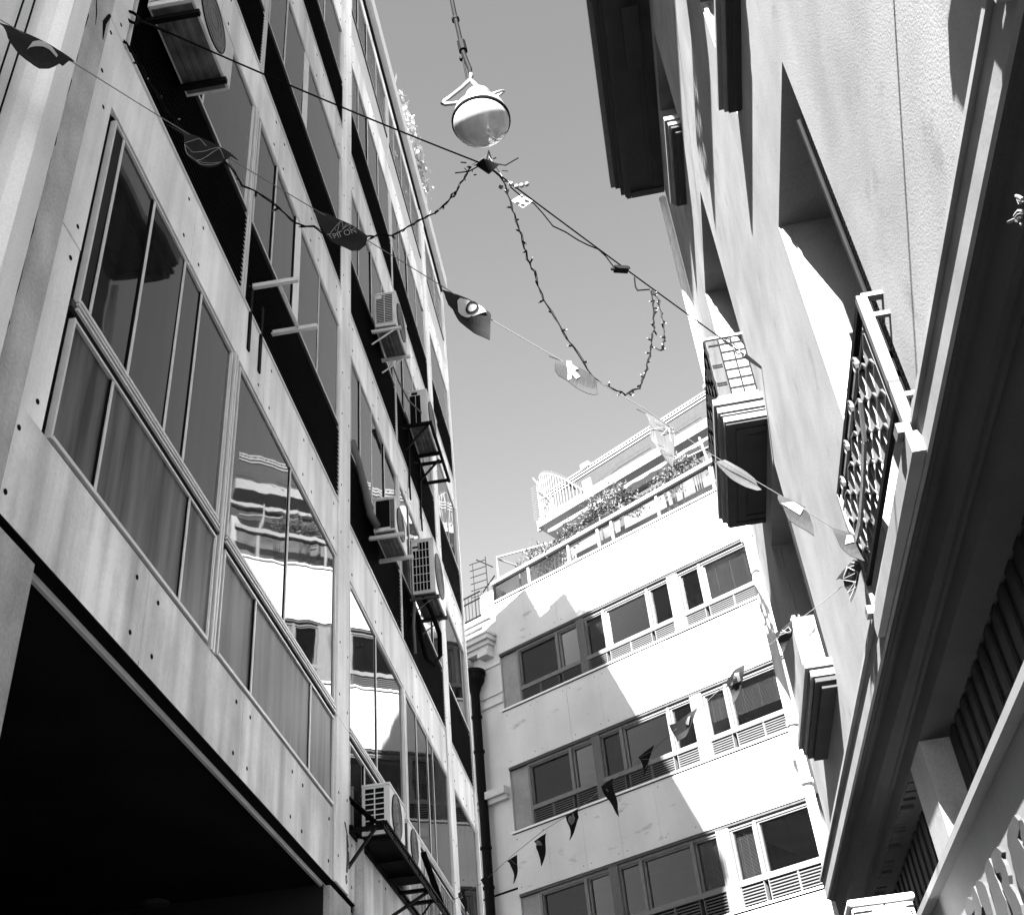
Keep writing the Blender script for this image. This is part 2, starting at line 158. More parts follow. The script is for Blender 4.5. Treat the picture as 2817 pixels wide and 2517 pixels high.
def dusty(name, alb, fac):
    m = MATS[name]; nt = m.node_tree; out = nt.nodes['Material Output']; src = out.inputs['Surface'].links[0].from_socket
    d = nt.nodes.new('ShaderNodeBsdfDiffuse'); d.inputs[0].default_value = (alb,)*3+(1,)
    tc = nt.nodes.new('ShaderNodeTexCoord'); nz = nt.nodes.new('ShaderNodeTexNoise'); nz.inputs['Scale'].default_value = 1.6; nz.inputs['Detail'].default_value = 4
    nt.links.new(tc.outputs['Object'], nz.inputs['Vector'])
    mr = nt.nodes.new('ShaderNodeMapRange'); mr.inputs['From Min'].default_value = .35; mr.inputs['From Max'].default_value = .65; mr.inputs['To Min'].default_value = fac*.35; mr.inputs['To Max'].default_value = fac*1.4
    nt.links.new(nz.outputs['Fac'], mr.inputs['Value'])
    mx = nt.nodes.new('ShaderNodeMixShader'); nt.links.new(mr.outputs[0], mx.inputs[0]); nt.links.new(src, mx.inputs[1]); nt.links.new(d.outputs[0], mx.inputs[2]); nt.links.new(mx.outputs[0], out.inputs['Surface'])
dusty('glass_balustrade', .016, .55)

# ------------------------------------------------------------------ frames (a along the facade, z up from eye level, o outward)
class Frame:
    def __init__(s, O, ex, en):
        s.O = Vector(O); s.ex = Vector(ex).normalized(); s.en = Vector(en).normalized()
    def P(s, a, z, o=0.): return s.O + s.ex*a + s.en*o + Vector((0, 0, z+CAMZ))
    def mir(s): return s
th = math.radians(1.8)
RN = (math.cos(th), -math.sin(th), 0); RU = (math.sin(th), math.cos(th), 0)
dL, dR, dF = 2.8, 1.7, 22.4
FN = Vector((-.53467, -.84506, 0)); FT = Vector((.84506, -.53467, 0))
LF = Frame((-dL, 0, 0), (0, 1, 0), (1, 0, 0))
RF = Frame(Vector(RN)*dR, RU, -Vector(RN))
FF = Frame(-FN*dF, FT, FN)
WF = Frame((0, 0, -CAMZ), (0, 1, 0), (1, 0, 0))

class MB:
    def __init__(s): s.v = []; s.f = []; s.mi = []; s.ms = []; s.cur = 0
    def m(s, name):
        if name not in s.ms: s.ms.append(name)
        s.cur = s.ms.index(name); return s
    def face(s, pts):
        n = len(s.v); s.v += [tuple(p) for p in pts]; s.f.append(list(range(n, n+len(pts)))); s.mi.append(s.cur)
    def hexa(s, c):
        n = len(s.v); s.v += [tuple(p) for p in c]
        for q in ((0,1,2,3), (7,6,5,4), (0,4,5,1), (1,5,6,2), (2,6,7,3), (3,7,4,0)):
            s.f.append([n+i for i in q]); s.mi.append(s.cur)
    def box(s, F, a0, a1, z0, z1, o0, o1):
        s.hexa([F.P(a0,z0,o0), F.P(a1,z0,o0), F.P(a1,z0,o1), F.P(a0,z0,o1), F.P(a0,z1,o0), F.P(a1,z1,o0), F.P(a1,z1,o1), F.P(a0,z1,o1)]); return s
    def boxw(s, c, d):   # world box centre, size
        x, y, z = c; p, q, r = d[0]/2, d[1]/2, d[2]/2
        s.hexa([(x-p,y-q,z-r),(x+p,y-q,z-r),(x+p,y+q,z-r),(x-p,y+q,z-r),(x-p,y-q,z+r),(x+p,y-q,z+r),(x+p,y+q,z+r),(x-p,y+q,z+r)])
    def prism(s, F, prof, a0, a1, skew=0.):   # prof: (z,o) polygon
        n = len(s.v); k = len(prof)
        s.v += [tuple(F.P(a0, z, o)) for z, o in prof] + [tuple(F.P(a1, z, o+skew)) for z, o in prof]
        for i in range(k):
            j = (i+1) % k; s.f.append([n+i, n+j, n+k+j, n+k+i]); s.mi.append(s.cur)
        s.f.append([n+i for i in range(k)][::-1]); s.mi.append(s.cur)
        s.f.append([n+k+i for i in range(k)]); s.mi.append(s.cur)
        return s
    def bar(s, p, q, w, h=None, up=(0,0,1)):
        p = Vector(p); q = Vector(q); d = (q-p).normalized(); h = h or w
        u = Vector(up); 
        if abs(d.dot(u)) > .97: u = Vector((1,0,0))
        x = d.cross(u).normalized()*w/2; y = x.cross(d).normalized()*h/2
        s.hexa([p-x-y, p+x-y, p+x+y, p-x+y, q-x-y, q+x-y, q+x+y, q-x+y]); return s
    def tube(s, pts, r, seg=6, cap=True):
        pts = [Vector(p) for p in pts]; n0 = len(s.v); up = Vector((.31,.17,.93))
        for i, p in enumerate(pts):
            d = (pts[min(i+1, len(pts)-1)]-pts[max(i-1, 0)]).normalized()
            x = d.cross(up); x = x.normalized() if x.length > 1e-4 else Vector((1,0,0)); y = d.cross(x)
            rr = r[i] if isinstance(r, (list, tuple)) else r
            for j in range(seg):
                t = 2*math.pi*j/seg; s.v.append(tuple(p+x*(rr*math.cos(t))+y*(rr*math.sin(t))))
        for i in range(len(pts)-1):
            for j in range(seg):
                k = (j+1) % seg; a = n0+i*seg
                s.f.append([a+j, a+k, a+seg+k, a+seg+j]); s.mi.append(s.cur)
        if cap:
            s.f.append([n0+j for j in range(seg)][::-1]); s.mi.append(s.cur)
            s.f.append([n0+(len(pts)-1)*seg+j for j in range(seg)]); s.mi.append(s.cur)
        return s
    def disc(s, c, nrm, r, seg=8, th_=.004):
        n = Vector(nrm).normalized(); c = Vector(c)
        s.tube([c, c+n*th_], r, seg); return s
    def lathe(s, c, prof, seg=28, axis=(0,0,1)):
        ax = Vector(axis).normalized(); x = ax.orthogonal().normalized(); y = ax.cross(x); c = Vector(c); n0 = len(s.v)
        for h, r in prof:
            for j in range(seg):
                t = 2*math.pi*j/seg; s.v.append(tuple(c+ax*h+x*(r*math.cos(t))+y*(r*math.sin(t))))
        for i in range(len(prof)-1):
            for j in range(seg):
                k = (j+1) % seg; a = n0+i*seg; s.f.append([a+j, a+k, a+seg+k, a+seg+j]); s.mi.append(s.cur)
        return s
    def wall(s, F, a0, a1, z0, z1, o0, o1, holes):
        A = sorted({a0, a1, *[h[0] for h in holes], *[h[1] for h in holes]}); Zs = sorted({z0, z1, *[h[2] for h in holes], *[h[3] for h in holes]})
        A = [x for x in A if a0 <= x <= a1]; Zs = [x for x in Zs if z0 <= x <= z1]
        def inh(a, z): return any(h[0] < a < h[1] and h[2] < z < h[3] for h in holes)
        for i in range(len(A)-1):
            for j in range(len(Zs)-1):
                p, q, r, t = A[i], A[i+1], Zs[j], Zs[j+1]
                if inh((p+q)/2, (r+t)/2): continue
                s.face([F.P(p,r,o1), F.P(q,r,o1), F.P(q,t,o1), F.P(p,t,o1)])
                s.face([F.P(p,r,o0), F.P(p,t,o0), F.P(q,t,o0), F.P(q,r,o0)])
        for h in list(holes) + [(a0, a1, z0, z1)]:
            p, q, r, t = h
            s.face([F.P(p,r,o0), F.P(q,r,o0), F.P(q,r,o1), F.P(p,r,o1)]); s.face([F.P(p,t,o0), F.P(q,t,o0), F.P(q,t,o1), F.P(p,t,o1)])
            s.face([F.P(p,r,o0), F.P(p,t,o0), F.P(p,t,o1), F.P(p,r,o1)]); s.face([F.P(q,r,o0), F.P(q,t,o0), F.P(q,t,o1), F.P(q,r,o1)])
        return s
    def build(s, name, parent=None, smooth=False, mat=None, merge=False, bevel=0.):
        if mat: s.ms = [mat]; s.mi = [0]*len(s.f)
        me = bpy.data.meshes.new(name)
        off = Vector((0, 0, 0))
        if parent is None:
            xs = list(zip(*s.v)); off = Vector([(min(c)+max(c))/2 for c in xs]); off.z = min(xs[2])
        me.from_pydata([tuple(Vector(p)-off) for p in s.v], [], s.f)
        for k in s.ms: me.materials.append(MATS[k])
        me.polygons.foreach_set('material_index', s.mi)
        bm = bmesh.new(); bm.from_mesh(me)
        if merge: bmesh.ops.remove_doubles(bm, verts=bm.verts, dist=1e-4)
        bmesh.ops.recalc_face_normals(bm, faces=bm.faces)
        if smooth:
            for f in bm.faces: f.smooth = True
        bm.to_mesh(me); bm.free(); me.update()
        o = bpy.data.objects.new(name, me); COL.objects.link(o); o.location = off
        if bevel:
            bv = o.modifiers.new('bevel', 'BEVEL'); bv.width = bevel; bv.segments = 2; bv.limit_method = 'ANGLE'
        if parent is not None:
            o.parent = parent
            o.location = -WL[parent.name] if parent.name in WL else Vector((0, 0, 0))
        return o
WL = {}
def thing(name, label, cat, loc, group=None):
    o = bpy.data.objects.new(name, None); COL.objects.link(o); o.location = loc; o.empty_display_size = .2
    o['label'] = label; o['category'] = cat; WL[o.name] = Vector(loc)
    if group: o['group'] = group
    return o
def tag(o, label, cat, group=None):
    o['label'] = label; o['category'] = cat
    if group: o['group'] = group
    return o
# ------------------------------------------------------------------ ground
g = MB().m('asphalt'); g.face([(-400,-400,0),(400,-400,0),(400,400,0),(-400,400,0)])
o = g.build('street_pavement'); o['kind'] = 'structure'

# ------------------------------------------------------------------ left office building
OB = thing('office_building', 'pale panelled office on the left, dark louvre bands and ribbon windows above a black arcade', 'building', (-2.8, 11.6, 0))
A0, P1a, P1b, P2a, P2b, AE = 3.95, 10.11, 10.60, 16.60, 17.08, 19.29
LB = [7.44, 10.86, 14.25, 17.5]      # louvre bottoms
WT = [10.19, 13.52, 16.75, 19.65]    # window heads
SP0, SP1 = 3.26, 3.91
PT = .012
def rivets(mb, F, a0, a1, z0, z1, da=.16, dz=.13, r=.017, joints=()):
    mb.m('joint_dark')
    for aj in [a0, a1, *joints]:
        for s in (-1, 1):
            a = aj+s*da
            if a0 < a < a1:
                for z in (z0+dz, z1-dz): mb.disc(F.P(a+random.uniform(-.01,.01), z+random.uniform(-.012,.012), PT-.001), F.en, r, 6, .004)
def panel(name, a0, a1, z0, z1, joints=(), o1=PT, m='office_panel', da=.16):
    mb = MB(); g_ = .004
    E = [a0, *joints, a1]
    for i in range(len(E)-1):
        mb.m(m); mb.box(LF, E[i]+(g_ if i else 0), E[i+1]-(g_ if i < len(E)-2 else 0), z0, z1, -.06, o1+random.uniform(-.002,.002))
    mb.m('joint_dark'); mb.box(LF, a0+.01, a1-.01, z0+.01, z1-.01, -.08, -.03)
    rivets(mb, LF, a0, a1, z0, z1, da=da, joints=joints)
    return mb.build(name, OB)
# core behind the cladding
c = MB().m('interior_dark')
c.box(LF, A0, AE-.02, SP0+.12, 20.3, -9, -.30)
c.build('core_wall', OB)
# end wall
c = MB().m('office_panel'); c.box(LF, AE-.02, AE+.0, SP0, 20.3, -9, .02); c.build('end_wall', OB)
bays = [(4.326, P1a), (P1b, P2a), (P2b, AE-.06)]
hm = [6.84, 13.44, None]
full = [(A0, P1a), (P1b, P2a), (P2b, AE)]
# spandrels
def sp(z0, z1, m='office_panel'):
    for i, (a0, a1) in enumerate(full):
        j = {0: (5.75, 7.55, 8.95), 1: (12.05, 14.2, 15.3), 2: (18.2,)}[i]
        panel('spandrel_panel', a0, a1, z0, z1, j, m=m)
sp(SP0, SP1, 'office_weathered'); sp(6.74, LB[0])
for k in range(4): sp(WT[k], LB[k+1] if k < 3 else 20.45)
# side strip next to the neighbour
for z0, z1 in ((SP1, 5.3), (5.3, 6.74), (LB[0], 9.0), (9.0, WT[0]), (LB[1], WT[1]), (LB[2], WT[2]), (LB[3], WT[3])):
    panel('side_panel', A0, 4.30, z0+.004, z1-.004, da=.09)
for a0, a1 in ((P1a, P1b), (P2a, P2b)):
    mb = MB()
    zs = [SP0]+[x for k in range(4) for x in (LB[k]-.3,)]+[20.45]
    zs = [SP0, 4.87, 6.9, 8.6, 10.35, 12.0, 13.7, 15.4, 17.0, 18.7, 20.45]
    for i in range(len(zs)-1):
        mb.m('office_panel'); mb.box(LF, a0+.012, a1-.012, zs[i]+.003, zs[i+1]-.003, -.2, .03)
        mb.m('joint_dark')
        for a in (a0+.09, a1-.09):
            for z in (zs[i]+.22, zs[i]+.85): mb.disc(LF.P(a, z+random.uniform(-.04,.04), .029), LF.en, .014, 6, .004)
    mb.m('joint_dark'); mb.box(LF, a0+.03, a1-.03, SP0+.02, 20.4, -.25, .018)
    mb.build('pilaster', OB)
# corner strip at the far end
mb = MB().m('office_panel'); mb.box(LF, AE-.07, AE+.02, SP0, 20.45, -.3, .05); mb.build('corner_strip', OB)
# parapet and roof
mb = MB().m('white_paint'); mb.box(LF, A0, AE+.05, 20.05, 20.5, -.4, .16); mb.m('joint_dark'); mb.box(LF, A0, AE, 19.93, 20.05, -.3, .05)
mb.m('office_panel'); mb.box(LF, A0, AE, 20.3, 20.45, -9, -.4); mb.build('parapet', OB)

def window(a0, a1, z0, z1, muls, thick=(), top=.05, glass='glass_office', frame='aluminium', openpane=None, rec=.13, transom=None):
    """one window unit between two heavy mullions: frame with mullions, one pane mesh as its child"""
    mb = MB().m(frame)
    w = .019; g_ = .052; fi = -.05
    mb.box(LF, a0+g_, a0+g_+w, z0+.02, z1-g_, fi, .020); mb.box(LF, a1-g_-w, a1-g_, z0+.02, z1-g_, fi, .020)
    mb.box(LF, a0+g_+w, a1-g_-w, z1-g_-w, z1-g_, fi, .018); mb.box(LF, a0+g_+w, a1-g_-w, z0+.02, z0+.02+w*1.3, fi, .026)
    for a in muls: mb.box(LF, a-.011, a+.011, z0+.02+w*1.3, z1-g_-w, fi+.01, .015)
    mb.m('joint_dark')
    for a in muls: mb.box(LF, a-.028, a-.011, z0+.055, z1-g_-w-.002, fi+.01, .006)
    for a in thick:
        mb.m('white_frame'); mb.box(LF, a-.10, a+.085, z0+.02+w*1.3, z1-g_-w, fi+.005, .012); mb.m('joint_dark'); mb.box(LF, a-.13, a-.10, z0+.09, z1-g_-w, fi+.01, .004)
    mb.m('joint_dark')
    mb.box(LF, a0+.002, a0+g_, z0, z1, -.12, -.02); mb.box(LF, a1-g_, a1-.002, z0, z1, -.12, -.02); mb.box(LF, a0+g_, a1-g_, z1-g_, z1-.002, -.12, -.01)
    mb.box(LF, a0+g_, a1-g_, z0, z0+.02, -.12, .0)
    f = mb.build('window', OB)
    gb = MB().m(glass)
    e = [a0+g_+w, *sorted(list(muls)+list(thick)), a1-g_-w]
    for i in range(len(e)-1):
        d = random.uniform(-.004, .004); tilt = random.uniform(-.005, .005)
        if openpane is not None and i == openpane: gb.m('interior_dark')
        else: gb.m(glass)
        p = .03
        o_ = .001+d
        gb.face([LF.P(e[i]+p-.04, z0+.05, o_), LF.P(e[i+1]-p+.04, z0+.05, o_+tilt), LF.P(e[i+1]-p+.04, z1-.05, o_+tilt*1.4), LF.P(e[i]+p-.04, z1-.05, o_)])
    gb.build('pane', f)
    return f
# first office floor: upper and lower rows either side of the heavy mullions
UP0, UP1 = 4.93, 6.74
window(4.326, 6.80, UP0, UP1, [4.53, 5.08, 5.68, 6.03], openpane=0)
window(6.88, P1a, UP0, UP1, [8.42]); window(P1b, 13.40, UP0, UP1, [11.89]); window(13.48, P2a, UP0, UP1, [14.22, 14.99, 15.39])
window(P2b, AE-.07, UP0-.0, UP1, [])
window(4.326, 6.80, SP1, UP0-.06, [4.93, 6.22], glass='glass_painted'); window(6.88, P1a, SP1, UP0-.06, [7.69, 9.27], glass='glass_painted')
window(P1b, 13.40, SP1, UP0-.06, [11.3, 12.2]); window(13.48, P2a, SP1, UP0-.06, [14.5, 15.5], glass='glass_frosted'); window(P2b, AE-.07, SP1, UP0-.06, [18.1])
mb = MB().m('dark_frame')
for a0, a1 in bays: mb.box(LF, a0, a1, UP0-.06, UP0, -.06, .012)
mb.m('aluminium')
for a0, a1 in ((4.33, 6.8), (6.88, P1a), (P1b, 13.4), (13.48, P2a)): mb.box(LF, a0+.04, a1-.04, UP0-.018, UP0-.002, 0.0, .03); mb.box(LF, a0+.04, a1-.04, UP0-.058, UP0-.042, 0.0, .03)
mb.build('transom', OB)
def heavy(a, z0, z1):
    mb = MB().m('aluminium'); mb.box(LF, a-.037, a-.008, z0, z1, -.06, .024); mb.box(LF, a+.008, a+.037, z0, z1, -.06, .024); mb.m('joint_dark'); mb.box(LF, a-.01, a+.01, z0, z1, -.15, .01)
    mb.build('heavy_mullion', OB)
for a in (6.84, 13.44): heavy(a, SP1, 6.74)
upper = {0: ([7.53, 9.19], [8.35]), 1: ([7.53], [8.38]), 2: ([9.08], [8.3]), 3: ([7.5, 9.1], [])}
b2 = {0: [11.16, 11.78, 12.55], 1: [11.1, 11.9, 12.6], 2: [11.1, 11.75, 12.5], 3: [11.1, 11.75, 12.5]}
b2r = {0: [14.2, 15.0, 15.9], 1: [14.15, 14.95, 15.8], 2: [14.15, 14.9, 15.7], 3: [14.0, 14.7, 15.6]}
for k in range(4):
    L0, L1, W1 = LB[k], LB[k]+1.07, WT[k]
    if k == 3: L1 = 18.3
    window(4.326, 6.80, L1, W1, [5.6]); window(6.88, P1a, L1, W1, *[upper[k][0]], thick=upper[k][1])
    window(P1b, 13.40, L1, W1, b2[k]); window(13.48, P2a, L1, W1, b2r[k]); window(P2b, AE-.07, L1, W1, [18.2] if k % 2 else [])
    for i, (a0, a1) in enumerate(((4.326, 6.80), (6.88, P1a), (P1b, 13.40), (13.48, P2a), (P2b, AE-.06))):
        mb = MB()
        lm = 'louvre_dark' if k < 3 else 'louvre_light'
        light_bay = (k == 3) or (k >= 1 and i == 4 and k == 1 and False)
        if k == 3:
            mb.m('louvre_light'); mb.box(LF, a0, a1, L0, L1, -.1, .0)
        else:
            mb.m('joint_dark'); mb.box(LF, a0, a1, L0, L1, -.12, -.04)
            mb.m(lm); n = 17; h = (L1-L0-.06)/n
            for s in range(n):
                z = L0+.03+h*s
                mb.prism(LF, [(z, .022), (z+h*.55, -.035), (z+h*.8, -.035), (z+h*.22, .022)], a0+.012, a1-.012)
            mb.m('louvre_dark')
            for a in [a0+(a1-a0)*q/4 for q in (1, 2, 3)]: mb.box(LF, a-.012, a+.012, L0+.02, L1-.02, -.06, .0)
            mb.m('aluminium'); mb.box(LF, a0, a1, L0, L0+.022, -.06, .03); mb.box(LF, a0, a0+.012, L0+.022, L1, -.06, .026); mb.box(LF, a1-.012, a1, L0+.022, L1, -.06, .026)
        mb.m('dark_frame'); mb.box(LF, a0+.03, a1-.03, L1-.0, L1+.018, -.06, .024)
        mb.build('louvre_panel', OB)
    for a in (6.84, 13.44): heavy(a, L0, W1)
mb = MB().m('office_panel'); mb.box(LF, 9, AE-.1, 20.3, 21.75, -9, -1.15); mb.build('added_unseen_roof_block', OB)  # added unseen block, sized for the shadow it throws on the far block
# arcade: soffit, piers, back wall
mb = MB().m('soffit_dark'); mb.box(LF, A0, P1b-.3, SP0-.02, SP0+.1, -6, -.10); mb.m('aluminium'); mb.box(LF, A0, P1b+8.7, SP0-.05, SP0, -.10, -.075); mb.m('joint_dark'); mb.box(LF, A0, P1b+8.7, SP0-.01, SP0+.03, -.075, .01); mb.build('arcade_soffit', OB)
mb = MB().m('concrete_rough'); mb.box(LF, A0, 4.50, -CAMZ, SP0-.05, -.55, .0); mb.build('pier', OB)
mb = MB().m('concrete_rough'); mb.box(LF, 10.05, 10.78, -CAMZ, SP0-.05, -.06, .0); mb.build('pier', OB)
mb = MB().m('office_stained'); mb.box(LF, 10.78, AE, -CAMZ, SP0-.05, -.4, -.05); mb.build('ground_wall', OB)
mb = MB().m('interior_dark'); mb.box(LF, A0-.5, 10.9, -CAMZ, SP0, -6.2, -6); mb.box(LF, A0-.5, A0-.02, -CAMZ, SP0, -6, -.3); mb.box(LF, 10.06, 10.9, -CAMZ, SP0-.03, -6, -.07); mb.build('arcade_wall_and_shade_box', OB)  # box behind the far pier: arcade shade put into its dark colour
for a, o_ in ((6.6, -2.6), (9.6, -3.4), (10.0, -1.6)):
    mb = MB().m('dark_frame'); mb.lathe(LF.P(a, SP0-.02, o_), [(-.03, .001), (-.03, .10), (-.01, .13), (0, .13)], 20); mb.build('ceiling_light', OB)
mb = MB().m('rust_stain')
for pts, r in (([(10.42, 3.9), (10.5, 3.82), (10.56, 3.7)], .012), ([(10.50, 3.8), (10.52, 3.6), (10.5, 3.45)], .016), ([(10.56, 3.66), (10.58, 3.5)], .012), ([(10.47, 3.4), (10.49, 3.34), (10.52, 3.37), (10.5, 3.42), (10.47, 3.4)], .008)):
    mb.tube([LF.P(a, z, .028) for a, z in pts], r, 5)
mb.build('stain', OB)

# ------------------------------------------------------------------ neighbour at far left
NB = thing('stucco_building', 'cracked light stucco building at the left edge with a worn corner pilaster', 'building', (-2.9, .5, 0))
mb = MB().m('stucco_grey')
prof = [(-6.5, .0), (2.95, .0), (3.28, .0), (3.40, .015), (3.47, .05), (3.50, .10), (3.50, .13), (3.66, .13), (3.67, .10)]
pts0 = []
for i in range(len(prof)-1):
    (a, o1), (b, o2) = prof[i], prof[i+1]
    mb.face([LF.P(a, -CAMZ, o1), LF.P(b, -CAMZ, o2), LF.P(b, 15, o2), LF.P(a, 15, o1)])
mb.face([LF.P(-6.5, -CAMZ, 0), LF.P(-6.5, -CAMZ, -9), LF.P(-6.5, 15, -9), LF.P(-6.5, 15, 0)])
mb.face([LF.P(-6.5, 15, 0), LF.P(3.67, 15, 0), LF.P(3.67, 15, -9), LF.P(-6.5, 15, -9)])
mb.build('wall', NB, merge=True)
mb = MB().m('concrete_rough'); mb.box(LF, 3.67, 3.94, -CAMZ, 15, -.3, .10); mb.build('pilaster', NB)
mb = MB().m('joint_dark')
random.seed(3)
z = 7.3; a = 3.70
pts = []
while z > 2.2: pts.append(LF.P(3.69+random.uniform(-.012,.012), z, .10)); z -= random.uniform(.05,.14)
for i in range(0, len(pts)-3, 4): mb.tube(pts[i:i+4], [.002, .007, .009, .002], 5)
mb.tube([LF.P(3.70,7.25,.10), LF.P(3.78,7.0,.10), LF.P(3.80,6.9,.10)], [.003,.006,.002], 5)
mb.tube([LF.P(3.92,7.2,.10), LF.P(3.88,7.05,.10), LF.P(3.91,6.9,.10)], [.014,.02,.003], 5)
mb.build('crack', NB)
o = MB().m('cable_black'); o.tube([LF.P(3.31+random.uniform(-.006,.006), z_, .02) for z_ in [i*.8-1 for i in range(16)]], .006, 5)
tag(o.build('wall_cable'), 'thin black cable running up the stucco wall, the one nearer the pilaster', 'cable', 'cables on the stucco wall')
o = MB().m('cable_black'); o.tube([LF.P(3.225+random.uniform(-.006,.006), z_, .02) for z_ in [i*.8-1 for i in range(16)]], .006, 5)
tag(o.build('wall_cable'), 'thin black cable on the stucco wall at the left edge of the photo', 'cable', 'cables on the stucco wall')
# ------------------------------------------------------------------ right classical building
CB = thing('plaster_building', 'rough plastered classical building on the right with deep openings, iron balconies and heavy eaves', 'building', tuple(RF.P(6, -CAMZ, -1)))
k_ = dR
AEND = 7.80*dR; ASTART = -3.0
TOPZ = 9.02*dR
ops = {}
ops['o0'] = (.75, 2.25, 3.87, 7.04); ops['o1'] = (5.13, 6.73, 3.87, 7.04); ops['o2'] = (10.06, 11.85, 4.64, 7.06)
ops['o3'] = (9.88, 11.75, 7.62, 11.25); ops['o4'] = (5.05, 6.83, 8.72, 10.62); ops['o4b'] = (.25, 1.8, 8.72, 10.62)
ops['o5'] = (9.97, 11.4, 12.86, 15.0); ops['o6'] = (5.05, 6.83, 11.80, 15.0)
mb = MB().m('plaster_ochre')
mb.wall(RF, ASTART, AEND, 1.06*0+3.2, TOPZ, -.75, 0, list(ops.values()))
mb.face([RF.P(AEND,3.2,0), RF.P(AEND,TOPZ,0), RF.P(AEND,TOPZ,-8), RF.P(AEND,3.2,-8)])
mb.face([RF.P(ASTART,-CAMZ,0), RF.P(ASTART,TOPZ,0), RF.P(ASTART,TOPZ,-8), RF.P(ASTART,-CAMZ,-8)])
mb.face([RF.P(ASTART,TOPZ,-8), RF.P(ASTART,TOPZ,0), RF.P(AEND,TOPZ,0), RF.P(AEND,TOPZ,-8)])
mb.build('wall', CB, merge=True)
# dark rooms behind the openings
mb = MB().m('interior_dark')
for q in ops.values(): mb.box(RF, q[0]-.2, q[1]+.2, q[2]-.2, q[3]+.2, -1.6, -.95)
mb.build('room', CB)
# door leaves, jamb mouldings and the louvred shutters
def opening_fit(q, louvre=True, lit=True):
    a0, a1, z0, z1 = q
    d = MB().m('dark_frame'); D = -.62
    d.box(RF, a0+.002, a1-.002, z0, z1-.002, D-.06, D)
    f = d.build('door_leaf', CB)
    mb = MB().m('plaster_moulding')
    for o0, o1 in ((-.055, -.0), (-.105, -.075)): mb.box(RF, a1-.03, a1-.001, z0+.002, z1-.06, o0-.0, o1-.012)
    mb.build('jamb_moulding', CB)
    if louvre:
        mb = MB().m('black_metal')
        mb.tube([RF.P(a0+.20, z0+.02, -.022), RF.P(a0+.20, z1-.45, -.022)], .022, 10)
        mb.m('interior_dark'); mb.box(RF, a0+.002, a0+.18, z0+.01, z1-.42, -.055, -.045)
        mb.m('rail_iron'); n = 54
        for i in range(n):
            z = z0+.1+(z1-z0-.7)*i/n
            mb.bar(RF.P(a0+.03, z, -.03), RF.P(a0+.15, z+.035, -.04), .02, .012)
        mb.build('louvred_shutter', CB)
for kx in ('o0', 'o1', 'o2', 'o3', 'o4', 'o4b', 'o5', 'o6'): opening_fit(ops[kx], kx in ('o0', 'o1', 'o2'))
# sheet cornice above the ground floor: lip, lit band, stepped soffits
def dz(d): return (1-d)*dR
SK = -(-.0)  # far end leans out a little
sk = .055*dR
def corn(prof, a0, a1, name, m):
    # subdivide the run so that the far half drifts outwards as in the photo
    mb = MB().m(m); cuts = [a0, 5.1, a1] if a0 < 5.1 < a1 else [a0, a1]
    def off(a): return max(0., (a-5.1))*.0125
    for i in range(len(cuts)-1):
        p, q = cuts[i], cuts[i+1]
        n = len(mb.v); kk = len(prof)
        mb.v += [tuple(RF.P(p, z, o+(off(p) if o > -.05 else 0))) for z, o in prof]+[tuple(RF.P(q, z, o+(off(q) if o > -.05 else 0))) for z, o in prof]
        for j in range(kk):
            t = (j+1) % kk; mb.f.append([n+j, n+t, n+kk+t, n+kk+j]); mb.mi.append(0)
        if i == 0: mb.f.append([n+j for j in range(kk)][::-1]); mb.mi.append(0)
        if i == len(cuts)-2: mb.f.append([n+kk+j for j in range(kk)]); mb.mi.append(0)
    return mb.build(name, CB)
zl1, zl0 = 2.116*dR, 2.0925*dR
corn([(zl1+.06, -.06), (zl1, dz(.932)), (zl0, dz(.93)), (zl0, -.06)], ASTART, AEND+.05, 'cornice', 'plaster_moulding')
corn([(zl0-.001, -.07), (zl0-.001, dz(.9466)), (1.978*dR, dz(.945)), (1.978*dR, -.07)], ASTART, AEND+.04, 'cornice_band', 'plaster_moulding')
corn([(1.9775*dR, -.08), (1.9775*dR, dz(.958)), (1.972*dR, dz(.962)), (1.972*dR, dz(.972)), (1.965*dR, dz(.975)), (1.965*dR, dz(.99)), (1.958*dR, dz(.995)), (1.85*dR, dz(1.0)), (1.85*dR, -.08)], ASTART, AEND+.03, 'cornice_soffit', 'plaster_shaded')
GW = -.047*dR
corn([(1.849*dR, -.3), (1.849*dR, dz(1.025)), (1.83*dR, dz(1.03)), (1.83*dR, -.3)], ASTART, AEND, 'frieze_moulding', 'plaster_shaded')
# ground floor wall with two shop openings and a plain pier
mb = MB().m('plaster_ochre')
gops = [(-1.5, 7.92, -CAMZ+.001, 1.74*dR), (8.46, AEND-.35, -CAMZ+.001, 1.755*dR)]
for pa, pb in ((ASTART, -1.5), (7.92, 8.46), (AEND-.35, AEND)):
    mb = MB().m('plaster_ochre'); mb.box(RF, pa, pb, -CAMZ, 1.745*dR, GW-.22, GW); mb.build('pier', CB)
mb = MB().m('plaster_shaded'); mb.box(RF, ASTART, AEND, 1.7455*dR, 1.83*dR, GW-.26, GW+.004); mb.build('fascia', CB)
random.seed(11)
mb = MB().m('plaster_shaded')       # ragged broken plaster edge on the lintel
for lo, hi, zz_ in ((8.46, AEND-.35, 1.755*dR),):
    a = lo
    while a < hi:
        w = random.uniform(.05, .16); mb.box(RF, a, min(hi, a+w*.9), zz_-random.uniform(.01, .05), zz_+.01, GW-.10, GW-.004); a += w
mb.build('broken_edge', CB)
mb = MB().m('shutter_metal')
